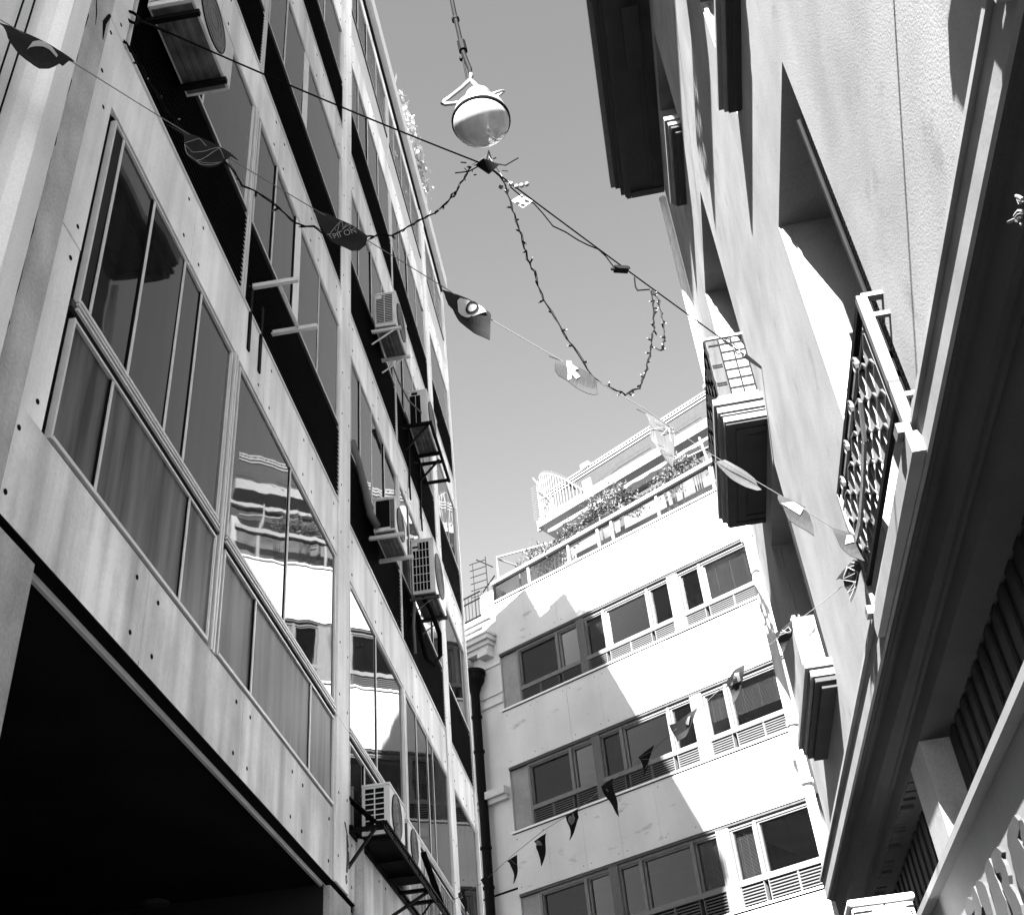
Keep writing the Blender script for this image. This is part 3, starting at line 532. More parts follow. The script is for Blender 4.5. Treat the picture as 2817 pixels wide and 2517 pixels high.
for a0, a1, zt in ((-1.5, 7.92, 1.74*dR), (8.46, AEND-.35, 1.755*dR)):
    n = int((a1-a0)/.24)
    for i in range(n):
        a = a0+(a1-a0)*i/n; w = (a1-a0)/n
        mb.prism(RF, [(-CAMZ+.002, GW-.24), (-CAMZ+.002, GW-.19), (zt-.002, GW-.19), (zt-.002, GW-.24)], a, a+w*.5); mb.prism(RF, [(-CAMZ+.002, GW-.25), (-CAMZ+.002, GW-.21), (zt-.002, GW-.21), (zt-.002, GW-.25)], a+w*.5, a+w)
mb.build('roller_shutter', CB)
# box rail on the near opening
mb = MB().m('rail_iron'); mb.box(RF, 5.0, 6.75, 2.26, 2.40, GW-.19, GW-.10); mb.build('shutter_rail', CB)
mb = MB().m('rail_iron'); mb.box(RF, 8.47, 11.5, 2.24, 2.36, GW-.19, GW-.10); mb.build('shutter_rail', CB)
# sills
def slab_block(a0, a1, z, out):
    mb = MB().m('plaster_moulding'); mb.box(RF, a0, a1, z+.12, z+.22, -.02, out); mb.box(RF, a0+.03, a1-.03, z+.05, z+.119, -.02, out-.03); mb.box(RF, a0+.06, a1-.06, z, z+.049, -.02, out-.05)
    mb.build('balcony_slab', CB)
def sill(a0, a1, z, out, name='window_sill'):
    mb = MB().m('plaster_moulding')
    mb.box(RF, a0, a1, z-.02, z+.055, -.25, out+.01)
    mb.m('plaster_moulding'); mb.box(RF, a0+.03, a1-.03, z-.10, z-.021, -.02, out-.03)
    mb.m('plaster_shaded'); mb.box(RF, a0+.05, a1-.05, z-.15, z-.101, -.02, out-.06); mb.box(RF, a0+.10, a1-.10, z-.20, z-.151, -.02, out-.11)
    return mb.build(name, CB)
sill(9.95, 11.95, 2.70*dR, .25); sill(4.95, 6.72, 5.12*dR, .17); sill(9.86, 11.35, 7.515*dR, .20); sill(.2, 1.85, 5.12*dR, .17); slab_block(2.87*dR, 4.12*dR, 6.80*dR, .44)
# upper balcony slab, stepped mouldings and coffered underside
mb = MB()
b0, b1 = 5.66*dR, 6.98*dR
steps = [(7.56, 7.64, .53), (7.475, 7.555, .50), (7.45, 7.474, .475), (7.375, 7.449, .455)]
for z0, z1, o in steps: mb.m('plaster_moulding'); mb.box(RF, b0+(.53-o), b1-(.53-o), z0, z1, -.02, o)
for i, ins in enumerate((.0, .085, .12, .21, .245)):
    o = .44-ins*.9; z1 = 7.3745; 
    h = (.028, .014, .028, .014, .022)[i]
    mb.m('plaster_shaded')
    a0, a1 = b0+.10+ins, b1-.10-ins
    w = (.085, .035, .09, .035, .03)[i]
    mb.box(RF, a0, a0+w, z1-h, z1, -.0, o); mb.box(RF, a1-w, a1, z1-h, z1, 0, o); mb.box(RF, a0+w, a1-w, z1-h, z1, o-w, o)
mb.m('plaster_shaded'); mb.box(RF, b0+.36, b1-.36, 7.345, 7.3744, .0, .19)
mb.build('balcony_slab', CB)
# eaves cornice
mb = MB()
ez = 9.06*dR
mb.m('plaster_shaded')
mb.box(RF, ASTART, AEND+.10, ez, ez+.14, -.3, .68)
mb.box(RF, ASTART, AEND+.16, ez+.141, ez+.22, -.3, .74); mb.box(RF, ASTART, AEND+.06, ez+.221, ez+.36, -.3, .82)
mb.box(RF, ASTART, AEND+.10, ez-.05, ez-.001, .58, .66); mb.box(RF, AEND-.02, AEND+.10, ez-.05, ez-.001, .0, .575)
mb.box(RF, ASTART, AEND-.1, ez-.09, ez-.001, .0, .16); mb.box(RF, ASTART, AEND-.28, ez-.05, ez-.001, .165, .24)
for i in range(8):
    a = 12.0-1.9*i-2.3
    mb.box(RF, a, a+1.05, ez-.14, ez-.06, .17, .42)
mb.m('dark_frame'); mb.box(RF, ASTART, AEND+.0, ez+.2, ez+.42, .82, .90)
mb.build('eaves', CB)
# faint hairline crack / settlement stain on the near plaster
mb = MB().m('plaster_shaded')
mb.build('x', CB) if False else None

# iron balconies ----------------------------------------------------
def lattice(mb, P, a0, a1, z0, z1, na, nz, t=.012, depth=.045):
    """criss-cross of flat bars bent into an open fish-scale lattice"""
    da = (a1-a0)/na; dzz = (z1-z0)/nz
    for i in range(na):
        for j in range(nz):
            a = a0+i*da; z = z0+j*dzz
            s = 1 if (i+j) % 2 else -1
            p0, p1 = (a, z), (a+da, z+dzz)
            if s < 0: p0, p1 = (a, z+dzz), (a+da, z)
            am, zm = (p0[0]+p1[0])/2, (p0[1]+p1[1])/2
            bow = .16
            q = (am+(-(p1[1]-p0[1]))*bow, zm+(p1[0]-p0[0])*bow)
            mb.bar(P(*p0), P(*q), t, depth, up=RF.en); mb.bar(P(*q), P(*p1), t, depth, up=RF.en)
    for i in range(1, na): mb.bar(P(a0+i*da, z0), P(a0+i*da, z1), t*.8, depth*.6, up=RF.en)
def scroll(mb, P, a, z, r, w=.05):
    pts = []
    for i in range(18):
        t = i/17*2*math.pi*1.35+math.pi*.5; rr = r*(1-.62*i/17); pts.append(P(a+rr*math.cos(t), z+rr*math.sin(t)))
    for i in range(17): mb.bar(pts[i], pts[i+1], .012, w, up=RF.en)
def juliet(a0, a1, label):
    t = thing('balcony', label, 'balcony', tuple(RF.P((a0+a1)/2, 3.5, .1)), 'iron balconies on the plaster building')
    o = .073*dR
    z0, z1 = 2.215*dR, 2.655*dR
    P = lambda a, z: RF.P(a, z, o)
    mb = MB().m('plaster_moulding'); mb.box(RF, a0-.03, a1+.02, 1.985*dR, 2.062*dR, -.02, .098*dR); s = mb.build('slab', t)
    for pa in ((a0-.03, a0+.06), (a1-.08, a1+.01)): mb = MB().m('rail_iron'); mb.box(RF, pa[0], pa[1], 2.064*dR, 2.10*dR, .075*dR, .118*dR); mb.build('post_foot', t)
    mb = MB().m('black_metal')
    mb.bar(P(a0, z1), P(a1, z1), .05, .035, up=RF.en); mb.bar(P(a0, z0), P(a1, z0), .04, .03, up=RF.en); mb.bar(P(a0, z1-.15), P(a1, z1-.15), .022, .03, up=RF.en)
    mb.build('rail', t)
    mb = MB().m('rail_iron')
    lattice(mb, P, a0+.14, a1-.06, z0+.02, z1-.15, 11, 5, .009, .036)
    mb.build('lattice', t)
    for i in range(4):
        mb = MB().m('rail_iron'); a = a0+.3+(a1-a0-.35)*(i+.5)/4
        scroll(mb, P, a, z1-.08, .055); mb.bar(P(a+.07, z1-.07), P(a+.33, z1-.07), .03, .02, up=RF.en); mb.build('scroll', t)
    mb = MB().m('rail_iron')
    mb.box(RF, a0-.025, a0+.025, 2.10*dR, z1, o-.03, o+.03)
    for q in (.05, .075, .10, .125): mb.bar(P(a0+q, z0), P(a0+q, z1-.12), .009, .03, up=RF.en)
    mb.build('post', t)
    mb = MB().m('rail_iron'); mb.box(RF, a1-.02, a1+.02, 2.10*dR, z1, o-.02, o+.02)
    for q in (.03, .055, .08): mb.bar(P(a1-q, z0), P(a1-q, z1-.05), .009, .03, up=RF.en)
    mb.build('post', t)
    for zz2, ww in ((z1, .05), (z1-.15, .03), (z0, .03)):
        mb = MB().m('rail_iron'); mb.bar(RF.P(a0, zz2, o), RF.P(a0, zz2, -.02), ww, .03); mb.build('side_rail', t)
    return t
T = juliet(4.99, 7.03, 'shallow iron lattice balcony with scrolls before the tall opening above the dark ledge')
mb = MB().m('rail_iron')   # loose strap bent round the lattice
pp = [(5.55, 4.20), (5.75, 4.05), (6.1, 3.98), (6.5, 3.94), (6.75, 3.97), (6.86, 4.08), (6.88, 4.2)]
for i in range(6): mb.bar(RF.P(pp[i][0], pp[i][1], .17), RF.P(pp[i+1][0], pp[i+1][1], .17), .05, .018, up=RF.en)
mb.build('strap', T)
juliet(.62, 2.38, 'shallow iron lattice balcony past the upper right corner of the photo, over the camera')
# deep balcony railing on the far slab
t = thing('balcony_railing', 'open iron railing with a small round scroll on the deep moulded balcony slab', 'railing', tuple(RF.P(10.7, 7.64, .4)), 'iron balconies on the plaster building')
zb, zt, ro = 7.645, 8.55, .45
na, fa = b0+.06, b1-.06
mb = MB().m('rail_iron')
for z in (zb+.05, zt): mb.bar(RF.P(na, z, .02), RF.P(na, z, ro), .03, .03); mb.bar(RF.P(na, z, ro), RF.P(fa, z, ro), .03, .03); mb.bar(RF.P(fa, z, .02), RF.P(fa, z, ro), .03, .03)
mb.build('rail', t)
mb = MB().m('black_metal')
for i, z in enumerate((zb+.03, zb+.16, zb+.29, zb+.42, zb+.55, zb+.68, zb+.80)):
    mb.bar(RF.P(na, z, .04 if i else .02), RF.P(na, z, .30 if 0 < i < 6 else ro-.03), .016, .02)
for z in (zb+.22, zb+.25, zb+.48, zb+.51): mb.bar(RF.P(na, z, .32), RF.P(na, z, ro-.02), .012, .015)
for o_ in (.03, .16, .30, ro): mb.bar(RF.P(na, zb, o_), RF.P(na, zt, o_), .014, .016)
scr = []
for i in range(22):
    tt = i/21*4*math.pi; rr = .055*(1-.6*i/21); scr.append(RF.P(na, zt-.08+rr*math.sin(tt), .2+rr*math.cos(tt)))
mb.tube(scr, .006, 5)
mb.build('side_panel', t)
mb = MB().m('black_metal'); lattice(mb, lambda a, z: RF.P(a, z, ro), na, fa, zb+.05, zt, 9, 4, .014, .03)
mb.build('front_panel', t)
t2 = thing('window_guard', 'low iron guard with pale scrolls on the lower sill of the plaster building', 'railing', tuple(RF.P(10.9, 4.66, .2)), 'iron balconies on the plaster building')
mb = MB().m('rail_iron')
for z in (4.72, 5.0): mb.bar(RF.P(10.06, z, -.1), RF.P(11.8, z, -.1), .02, .02)
mb.build('rail', t2)
mb = MB().m('rail_iron')
for i in range(6): scroll(mb, lambda a, z: RF.P(a, z, -.1), 10.3+.26*i, 4.86, .09, .02)
mb.build('scroll', t2)
# balcony railing out of frame above whose shadow falls on the plaster
t = thing('balcony_railing', 'iron balcony railing on the plaster building just above the top of the photo', 'railing', tuple(RF.P(5.9, 6.93*dR, .4)), 'iron balconies on the plaster building')
mb = MB().m('black_metal')
for q_ in range(7): mb.bar(RF.P(2.9*dR, 6.93*dR+.02+.145*q_, .39), RF.P(4.09*dR, 6.93*dR+.02+.145*q_, .39), .014)
mb.build('rail', t)
mb = MB().m('black_metal'); lattice(mb, lambda a, z: RF.P(a, z, .39), 2.9*dR, 4.09*dR, 6.93*dR, 7.45*dR, 8, 3, .012, .02); mb.build('front_panel', t)
mb = MB().m('cable_black'); mb.tube([RF.P(1.48, 5.95, -.01), (-2.8, 1.5, 5.95+CAMZ)], .012, 6)
tag(mb.build('span_wire'), 'wire crossing above the photo, its soft shadow falling down the plaster wall', 'wire', 'main span wires')
# white downpipe on the corner of the plaster building
t = thing('drainpipe', 'white drainpipe running down the far corner of the plaster building', 'drainpipe', tuple(RF.P(AEND, -CAMZ, .1)))
mb = MB().m('white_paint'); pipe = [(8.22*dR, -CAMZ), (8.22*dR, 4.6), (8.20*dR, 5.6), (7.87*dR, 6.9), (7.86*dR, 15.2)]
pipe = [(7.99*dR, -CAMZ), (8.0*dR, 3.5), (7.98*dR, 6.0), (7.90*dR, 7.4), (7.86*dR, 8.6), (7.86*dR, 15.2)]
mb.tube([RF.P(a, z, .06) for a, z in pipe], .062, 12); mb.build('pipe', t, smooth=False)
for z in (2.8*dR, 5.5, 8.2, 11.0):
    mb = MB().m('aluminium'); mb.tube([RF.P(7.97*dR, z, .06), RF.P(7.97*dR, z+.05, .06)], .078, 12); mb.build('collar', t)

# signboard with dripping letters at the lower right
t = thing('signboard', 'shop signboard with grey dripping letters half in shade under a pale rim, lower right corner', 'sign', tuple(RF.P(6, .3, .05)))
bo = .03*dR
mb = MB().m('sign_panel'); mb.box(RF, 2.0, 9.4, 1.214*dR, 1.244*dR, -.13, bo+.01); mb.box(RF, 2.0, 9.4, .2, .215, -.05, bo+.01); mb.build('rim', t)
mb = MB().m('sign_panel'); mb.box(RF, 2.02, 9.38, .216, 1.2135*dR, -.10, bo-.062); mb.build('panel', t)
SO = bo-.061
def blob(pts, o=SO, h=.02):
    m_ = MB().m('sign_letter'); front = [RF.P(a, z, o+h) for a, z in pts]; back = [RF.P(a, z, o-.002) for a, z in pts]
    m_.face(front); n = len(pts)
    for i in range(n): m_.face([back[i], back[(i+1) % n], front[(i+1) % n], front[i]])
    return m_.build('letter', t)
SIGNPTS = []
LETTERS = [[(6.003,1.8),(5.967,1.761),(6.011,1.727),(6.086,1.711),(6.053,1.66),(6.012,1.592),(6.0,1.511),(6.2,1.404),(6.263,1.46),(6.356,1.549),(6.342,1.651),(6.31,1.703),(6.308,1.74),(6.251,1.78),(6.137,1.802)],[(6.528,1.804),(6.455,1.752),(6.503,1.741),(6.478,1.691),(6.485,1.639),(6.528,1.605),(6.468,1.539),(6.449,1.478),(6.472,1.42),(6.641,1.462),(6.646,1.521),(6.667,1.56),(6.693,1.647),(6.625,1.662),(6.621,1.695),(6.709,1.716),(6.725,1.76),(6.702,1.81)],[(6.764,1.814),(6.736,1.755),(6.753,1.72),(6.731,1.68),(6.721,1.608),(6.699,1.569),(6.755,1.491),(6.993,1.551),(6.971,1.615),(6.954,1.689),(6.95,1.759),(6.921,1.813)],[(7.167,1.81),(7.07,1.771),(7.033,1.733),(7.037,1.677),(7.065,1.569),(7.231,1.612),(7.24,1.677),(7.262,1.737),(7.258,1.796),(7.246,1.816)],[(7.311,1.815),(7.281,1.742),(7.279,1.687),(7.367,1.646),(7.528,1.686),(7.483,1.722),(7.71,1.723),(7.732,1.805),(7.565,1.819),(7.456,1.771),(7.379,1.806)],[(5.924,1.755),(5.893,1.732),(5.886,1.702),(5.807,1.614),(5.921,1.553),(6.003,1.597),(6.022,1.643),(6.022,1.699)]]
TWIG = [[(2.952,3.021),(2.935,2.995),(2.923,2.971)],[(2.949,3.001),(2.951,2.99),(2.952,2.978)],[(2.962,2.951),(2.982,2.976),(3.007,2.989),(3.025,2.996)],[(2.968,2.948),(2.995,2.972),(3.019,2.983)],[(3.086,3.03),(3.052,3.003),(3.025,2.98)],[(3.017,2.973),(3.004,2.962)],[(3.031,2.977),(3.018,2.96)],[(2.996,2.955),(2.987,2.947)],[(3.019,2.938),(3.009,2.938)],[(2.951,2.992),(2.934,2.975),(2.935,2.965)]]

for L_ in LETTERS: blob(L_)

tw = MB().m('leaf_pale')
for l in TWIG: tw.tube([RF.P(a, z, .125) for a, z in l], .006, 5)
tag(tw.build('twig'), 'pale sunlit twig poking in from the right edge of the photo', 'plant')

# ------------------------------------------------------------------ far office block
FB = thing('office_block', 'white stone office block closing the street, three ribbon window rows and planted roof terrace', 'building', tuple(FF.P(-13.8, -CAMZ, -2)))
T0, T1 = -17.93, -9.62
WL0 = -17.32
rows = [(13.12, 13.62, 14.86), (9.76, 10.30, 11.52), (6.40, 7.0, 8.27), (3.0, 3.6, 4.9)]
slabs = [(14.86, 16.50), (11.52, 13.12), (8.27, 9.76), (4.9, 6.40), (1.6, 3.0)]
for z0, z1 in slabs:
    mb = MB()
    js = [T0, -16.85, -15.75, -14.7, -13.6, -12.55, -11.45, -10.4, T1]
    for i in range(len(js)-1):
        mb.m('marble_slab'); mb.box(FF, js[i]+.003, js[i+1]-.003, z0, z1, -.25, random.uniform(-.003, .003))
        mb.m('joint_dark')
        for a in (js[i]+.12, js[i+1]-.12):
            for z in (z0+.15, z1-.15):
                if random.random() < .8: mb.disc(FF.P(a, z, .0), FF.en, .014, 6, .005)
    mb.m('marble_slab'); mb.box(FF, T0+.02, T1, z0+.01, z1-.01, -.3, -.02)
    mb.build('stone_slab', FB)
    mb = MB().m('white_paint'); mb.box(FF, T0-.04, T1, z1+.001, z1+.045, -.2, .05); mb.m('joint_dark'); mb.box(FF, T0, T1, z1-.02, z1, -.1, .012); mb.build('coping', FB)
    mb = MB().m('dark_frame'); mb.box(FF, T0, T1, z0-.06, z0-.001, -.18, -.03); mb.build('drip_channel', FB)
mul = [-15.92, -14.32, -12.90, -11.27]
dbl = [(-15.22, -14.96), (-12.25, -11.90)]
edges = [(WL0, mul[0]), (mul[0], dbl[0][0]), (dbl[0][1], mul[1]), (mul[1], mul[2]), (mul[2], dbl[1][0]), (dbl[1][1], mul[3]), (mul[3], -9.80)]
blinds = {0: {0: .0, 1: .0, 2: .45, 3: .0, 4: .0, 5: .0, 6: 1.0}, 1: {0: .0, 1: .65, 2: .5, 3: .12, 4: .1, 5: .62, 6: .66}, 2: {0: .0, 1: .0, 2: .1, 3: .0, 4: 1., 5: .95, 6: .1}, 3: {}}
for r, (zb_, zs_, zt_) in enumerate(rows):
    mb = MB().m('terrazzo'); mb.box(FF, T0+.002, WL0-.02, zb_+.002, zt_-.002, -.3, -.14); mb.build('side_panel', FB)
    mb = MB().m('frame_grey')
    for a, b in dbl:
        mb.box(FF, a+.01, b-.01, zb_+.02, zt_-.06, -.26, -.05)
        n = 5
        for i in range(n): mb.box(FF, a+.02+(b-a-.04)*i/n, a+.02+(b-a-.04)*(i+.55)/n, zb_+.03, zt_-.065, -.05, -.035)
    mb.box(FF, -9.80, T1, zb_+.02, zt_-.06, -.26, -.06)
    mb.box(FF, WL0-.02, WL0+.045, zb_+.02, zt_-.06, -.26, -.08)
    for a in mul: mb.box(FF, a-.035, a+.035, zs_, zt_-.06, -.25, -.075)
    mb.box(FF, WL0+.045, -9.80, zs_-.09, zs_+.02, -.26, -.045)
    mb.box(FF, WL0+.045, -9.80, zt_-.13, zt_-.06, -.26, -.09); mb.box(FF, WL0+.045, -9.8, zb_+.02, zb_+.05, -.26, -.06)
    mb.build('window_frame', FB)
    for i, (a, b) in enumerate(edges):
        a0, a1 = a+.05, b-.05
        if i == 0: a0 = WL0+.045
        if i in (2, 5): a0 = a
        if i in (1, 4): a1 = b
        if i == 6: a1 = b
        w = MB().m('frame_grey')
        for p, q in ((a0, a0+.035), (a1-.035, a1)): w.box(FF, p, q, zs_+.02, zt_-.13, -.22, -.12)
        w.box(FF, a0+.035, a1-.035, zs_+.021, zs_+.055, -.22, -.12); w.box(FF, a0+.035, a1-.035, zt_-.165, zt_-.131, -.22, -.12)
        wo = w.build('window', FB)
        gl = MB().m('glass_clear'); tl = random.uniform(-.012, .012)
        gl.face([FF.P(a0+.03, zs_+.05, -.18), FF.P(a1-.03, zs_+.05, -.18+tl), FF.P(a1-.03, zt_-.16, -.18+tl), FF.P(a0+.03, zt_-.16, -.18)]); gl.build('pane', wo)
        cov = blinds[r].get(i, 0)
        if cov > 0:
            bl = MB().m('blind_slat'); H = (zt_-.14-zs_)*cov; n = int(H/.028)
            for s in range(n):
                z = zt_-.15-.028*s; bl.prism(FF, [(z, -.30), (z-.022, -.278), (z-.024, -.278), (z-.002, -.30)], a0+.03, a1-.03)
            for q in (.2, .5, .8): bl.box(FF, a0+(a1-a0)*q-.004, a0+(a1-a0)*q+.004, zt_-.15-H, zt_-.14, -.277, -.274)
            bl.build('blind', wo)
        # louvre grilles below each light, two per light
        lv = MB(); nn = 2 if (a1-a0) > 1.2 else 1
        for q in range(nn):
            p0 = a0+(a1-a0)*q/nn+.02; p1 = a0+(a1-a0)*(q+1)/nn-.02
            lv.m('joint_dark'); lv.box(FF, p0, p1, zb_+.05, zs_-.09, -.26, -.125)
            lv.m('grille_slat'); ns = 7; h = (zs_-.09-zb_-.06)/ns
            for s in range(ns):
                z = zb_+.055+h*s; lv.box(FF, p0, p1, z, z+h*.36, -.083, -.075)
            lv.box(FF, p0-.02, p0, zb_+.05, zs_-.09, -.2, -.065); lv.box(FF, p1, p1+.02, zb_+.05, zs_-.09, -.2, -.065)
        lv.build('louvre_grille', FB)
# rooms behind the glass
mb = MB().m('interior_mid')
for zb_, zs_, zt_ in rows:
    mb.box(FF, T0, T1, zt_+.05, zt_+.3, -4, -.31); 
mb.m('interior_dark')
mb.box(FF, T0, T1, -CAMZ, 16.4, -4.3, -4.0); mb.box(FF, T0-.01, T0+.05, -CAMZ, 16.4, -4, -.31); mb.box(FF, T1-.05, T1, -CAMZ, 16.4, -4, -.31)
for a in (-15.1, -12.1): mb.box(FF, a-.05, a+.05, -CAMZ, 16.4, -4, -.27)
mb.build('room', FB)
for r, t in ((0, -13.5), (0, -12.7), (1, -10.6), (1, -11.6), (0, -14.6), (1, -13.4)):
    mb = MB().m('dark_frame'); mb.lathe(FF.P(t, rows[r][2]+.045, -1.0), [(-.02, .01), (-.02, .13), (0, .14)], 16); mb.build('ceiling_fitting', FB)
mb = MB().m('marble_slab'); mb.box(FF, T0, T1, 16.35, 16.48, -8, -.3); mb.build('terrace_floor', FB)
mb = MB().m('marble_slab'); mb.box(FF, T0, T1, -CAMZ, 1.6, -4, -.02); mb.build('ground_storey', FB)
# roof terrace balustrade
gm = [T0+.02, -16.6, -15.13, -14.08, -13.6, -12.07, -10.33, T1]
mb = MB().m('terrace_white')
for i, t in enumerate(gm[1:-1]): mb.box(FF, t-.035, t+.035, 16.55, 17.16+.035*(t-T0)*.6, -.10, -.03)
mb.hexa([FF.P(T0-.05, 17.12, -.14), FF.P(T1, 17.40, -.14), FF.P(T1, 17.40, .03), FF.P(T0-.05, 17.12, .03), FF.P(T0-.05, 17.22, -.14), FF.P(T1, 17.52, -.14), FF.P(T1, 17.52, .03), FF.P(T0-.05, 17.22, .03)])
mb.tube([FF.P(-17.75, 17.2, -.1), FF.P(-17.75, 18.05, -.1), FF.P(-15.9, 18.12, -.9)], .035, 6); mb.tube([FF.P(-17.75, 18.0, -.1), FF.P(-17.2, 17.95, -2.4)], .025, 6)
mb.tube([FF.P(-10.35, 17.4, -.1), FF.P(-10.45, 18.4, -.1)], .035, 6); mb.tube([FF.P(-10.9, 18.0, -.1), FF.P(-9.8, 17.95, -.1)], .03, 6)
mb.build('balustrade_rail', FB)
for i in range(len(gm)-1):
    mb = MB().m('glass_balustrade'); mb.face([FF.P(gm[i]+.04, 16.56, -.07), FF.P(gm[i+1]-.04, 16.56, -.07), FF.P(gm[i+1]-.04, 17.17+(gm[i+1]-T0)*.034, -.07), FF.P(gm[i]+.04, 17.17+(gm[i]-T0)*.034, -.07)]); mb.build('balustrade_pane', FB)
mb = MB().m('terrace_white'); mb.box(FF, T0-.02, T0+.03, 16.5, 17.1, -2.0, -.15); mb.m('joint_dark'); mb.box(FF, T0-.01, T0+.06, 16.52, 17.08, -.14, -.02); mb.build('balustrade_end', FB)
# set-back penthouse
S_ = 1.09; B_ = -2.0
def SB(t): return t*S_
mb = MB().m('interior_mid'); mb.box(FF, SB(-15.9), SB(-9.2), 16.5, 18.15*S_, -6, B_-.9); mb.build('penthouse_wall', FB)
mb = MB().m('terrace_white')
for z0, z1, o in ((18.16, 18.25, .06), (18.27, 18.42, .0), (18.44, 18.55, -.06)):
    mb.hexa([FF.P(SB(-16.0), z0*S_, B_-1), FF.P(SB(-9.2), (z0+.34)*S_, B_-1), FF.P(SB(-9.2), (z0+.34)*S_, B_+o), FF.P(SB(-16.0), z0*S_, B_+o), FF.P(SB(-16.0), z1*S_, B_-1), FF.P(SB(-9.2), (z1+.34)*S_, B_-1), FF.P(SB(-9.2), (z1+.34)*S_, B_+o), FF.P(SB(-16.0), z1*S_, B_+o)])
mb.box(FF, SB(-14.3), SB(-14.0), 18.5*S_, 18.95*S_, B_-.4, B_)
mb.box(FF, SB(-11.45), SB(-11.33), 18.75*S_, 19.3*S_, B_-.1, B_)
mb.box(FF, SB(-16.05), SB(-15.95), 18.1*S_, 18.45*S_, B_-.1, B_+.0)
mb.build('penthouse_slab', FB)
mb = MB().m('terrace_white')
p0, p1 = (SB(-15.45), 19.12*S_), (SB(-9.2), 19.58*S_)
for dz_, w in ((0, .07), (.12, .05), (-.1, .035)): mb.bar(FF.P(p0[0], p0[1]+dz_, B_), FF.P(p1[0], p1[1]+dz_, B_), w, .05)
for i in range(60):
    t = (i+.5)/60
    if t > .22: mb.bar(FF.P(p0[0]+(p1[0]-p0[0])*t, p0[1]+(p1[1]-p0[1])*t, B_), FF.P(p0[0]+(p1[0]-p0[0])*(t+.006), p0[1]+.12+(p1[1]-p0[1])*t, B_), .03, .03)
mb.box(FF, SB(-14.25), SB(-13.95), 19.33*S_, 19.5*S_, B_-.2, B_+.05)
mb.bar(FF.P(SB(-15.45), 19.12*S_, B_), FF.P(SB(-15.45), 18.3*S_, B_), .06); mb.bar(FF.P(SB(-15.8), 19.1*S_, B_), FF.P(SB(-15.3), 19.12*S_, B_), .05)
mb.build('pergola_beam', FB)
mb = MB().m('awning_cloth')
mb.face([FF.P(SB(-15.35), 19.10*S_, B_), FF.P(SB(-9.2), 19.55*S_, B_), FF.P(SB(-9.2), 18.86*S_, B_-.1), FF.P(SB(-13.9), 18.60*S_, B_-.1)])
mb.m('dark_frame'); mb.bar(FF.P(SB(-13.9), 18.6*S_, B_-.09), FF.P(SB(-9.2), 18.86*S_, B_-.09), .05)
for i in range(3):
    t = -13.9+1.7*i; mb.tube([FF.P(SB(t), 18.62*S_+.02*i+.02, B_+.02), FF.P(SB(t+.9), 18.85*S_+.1*i, B_+.02), FF.P(SB(t+2.0), 18.92*S_+.1*i, B_+.02)], .008, 4)
mb.build('awning', FB)
mb = MB().m('terrace_white')      # scalloped awning valance over the terrace
n = 60; prev = None
for i in range(n+1):
    t = -15.7+6.4*i/n; zt_ = 17.98+.045*(t+15.7); zb2 = zt_-.09-.05*abs(math.sin(i*.55))
    cur = (FF.P(t*1.02, zt_*1.02, -.45), FF.P(t*1.02, zb2*1.02, -.43))
    if prev: mb.face([prev[0], cur[0], cur[1], prev[1]])
    prev = cur
mb.m('awning_cloth'); mb.face([FF.P(-15.7*1.02, 17.98*1.02, -.45), FF.P(-9.3*1.02, 18.27*1.02, -.45), FF.P(-9.3*1.05, 18.4*1.06, -1.9), FF.P(-15.7*1.05, 18.05*1.06, -1.9)])
mb.build('scalloped_awning', FB)
mb = MB().m('interior_mid'); mb.box(FF, -15.9, -9.3, 16.5, 17.95, -1.7, -1.6); mb.build('terrace_screen', FB)
# curved slatted fence on the roof
t = thing('slatted_fence', 'white curved slat fence with bristly spikes standing on the roof of the office block', 'fence', tuple(FF.P(-15.5*S_, 18.3*S_, B_-.3)))
mb = MB().m('terrace_white'); mb2 = MB().m('terrace_white'); sp_ = MB().m('frame_grey')
def ftop(t):
    x = (t+16.2)/2.1
    return 20.22-.12*max(0, x-.08)-2.05*max(0, x-.12)**1.35 if x > .1 else 20.05+1.7*x
top = []
for i in range(19):
    tt = -16.22+2.1*i/18; o_ = B_-.5+.6*math.sin(i/18*2.2)
    zt_ = ftop(tt); zb2 = 18.87-.45*min(1, i/5)
    p, q = FF.P(tt*S_, zb2*S_, o_), FF.P(tt*S_, max(zt_, zb2+.1)*S_, o_)
    mb.bar(p, q, .034, .02); top.append(q)
    if i < 1:
        for s in range(14):
            z = zb2+(zt_-zb2)*s/13; sp_.tube([FF.P(tt*S_, z*S_, o_), FF.P((tt-.12)*S_, (z+.05)*S_, o_), FF.P((tt-.24)*S_, (z+.01)*S_, o_)], .008, 4)
for i in range(18):
    mb2.bar(top[i], top[i+1], .03)
    for s in (0, .5):
        c_ = top[i].lerp(top[i+1], s); sp_.tube([c_, c_+Vector((0, 0, .10))+FF.ex*.04], .007, 4)
mb2.bar(FF.P(-16.0*S_, 20.0*S_, B_), FF.P(-15.25*S_, 18.4*S_, B_), .03); mb2.bar(FF.P(-16.22*S_, 18.87*S_, B_-.5), FF.P(-15.7*S_, 18.5*S_, B_), .04)
mb.build('slat', t); mb2.build('frame', t); sp_.build('spike', t)

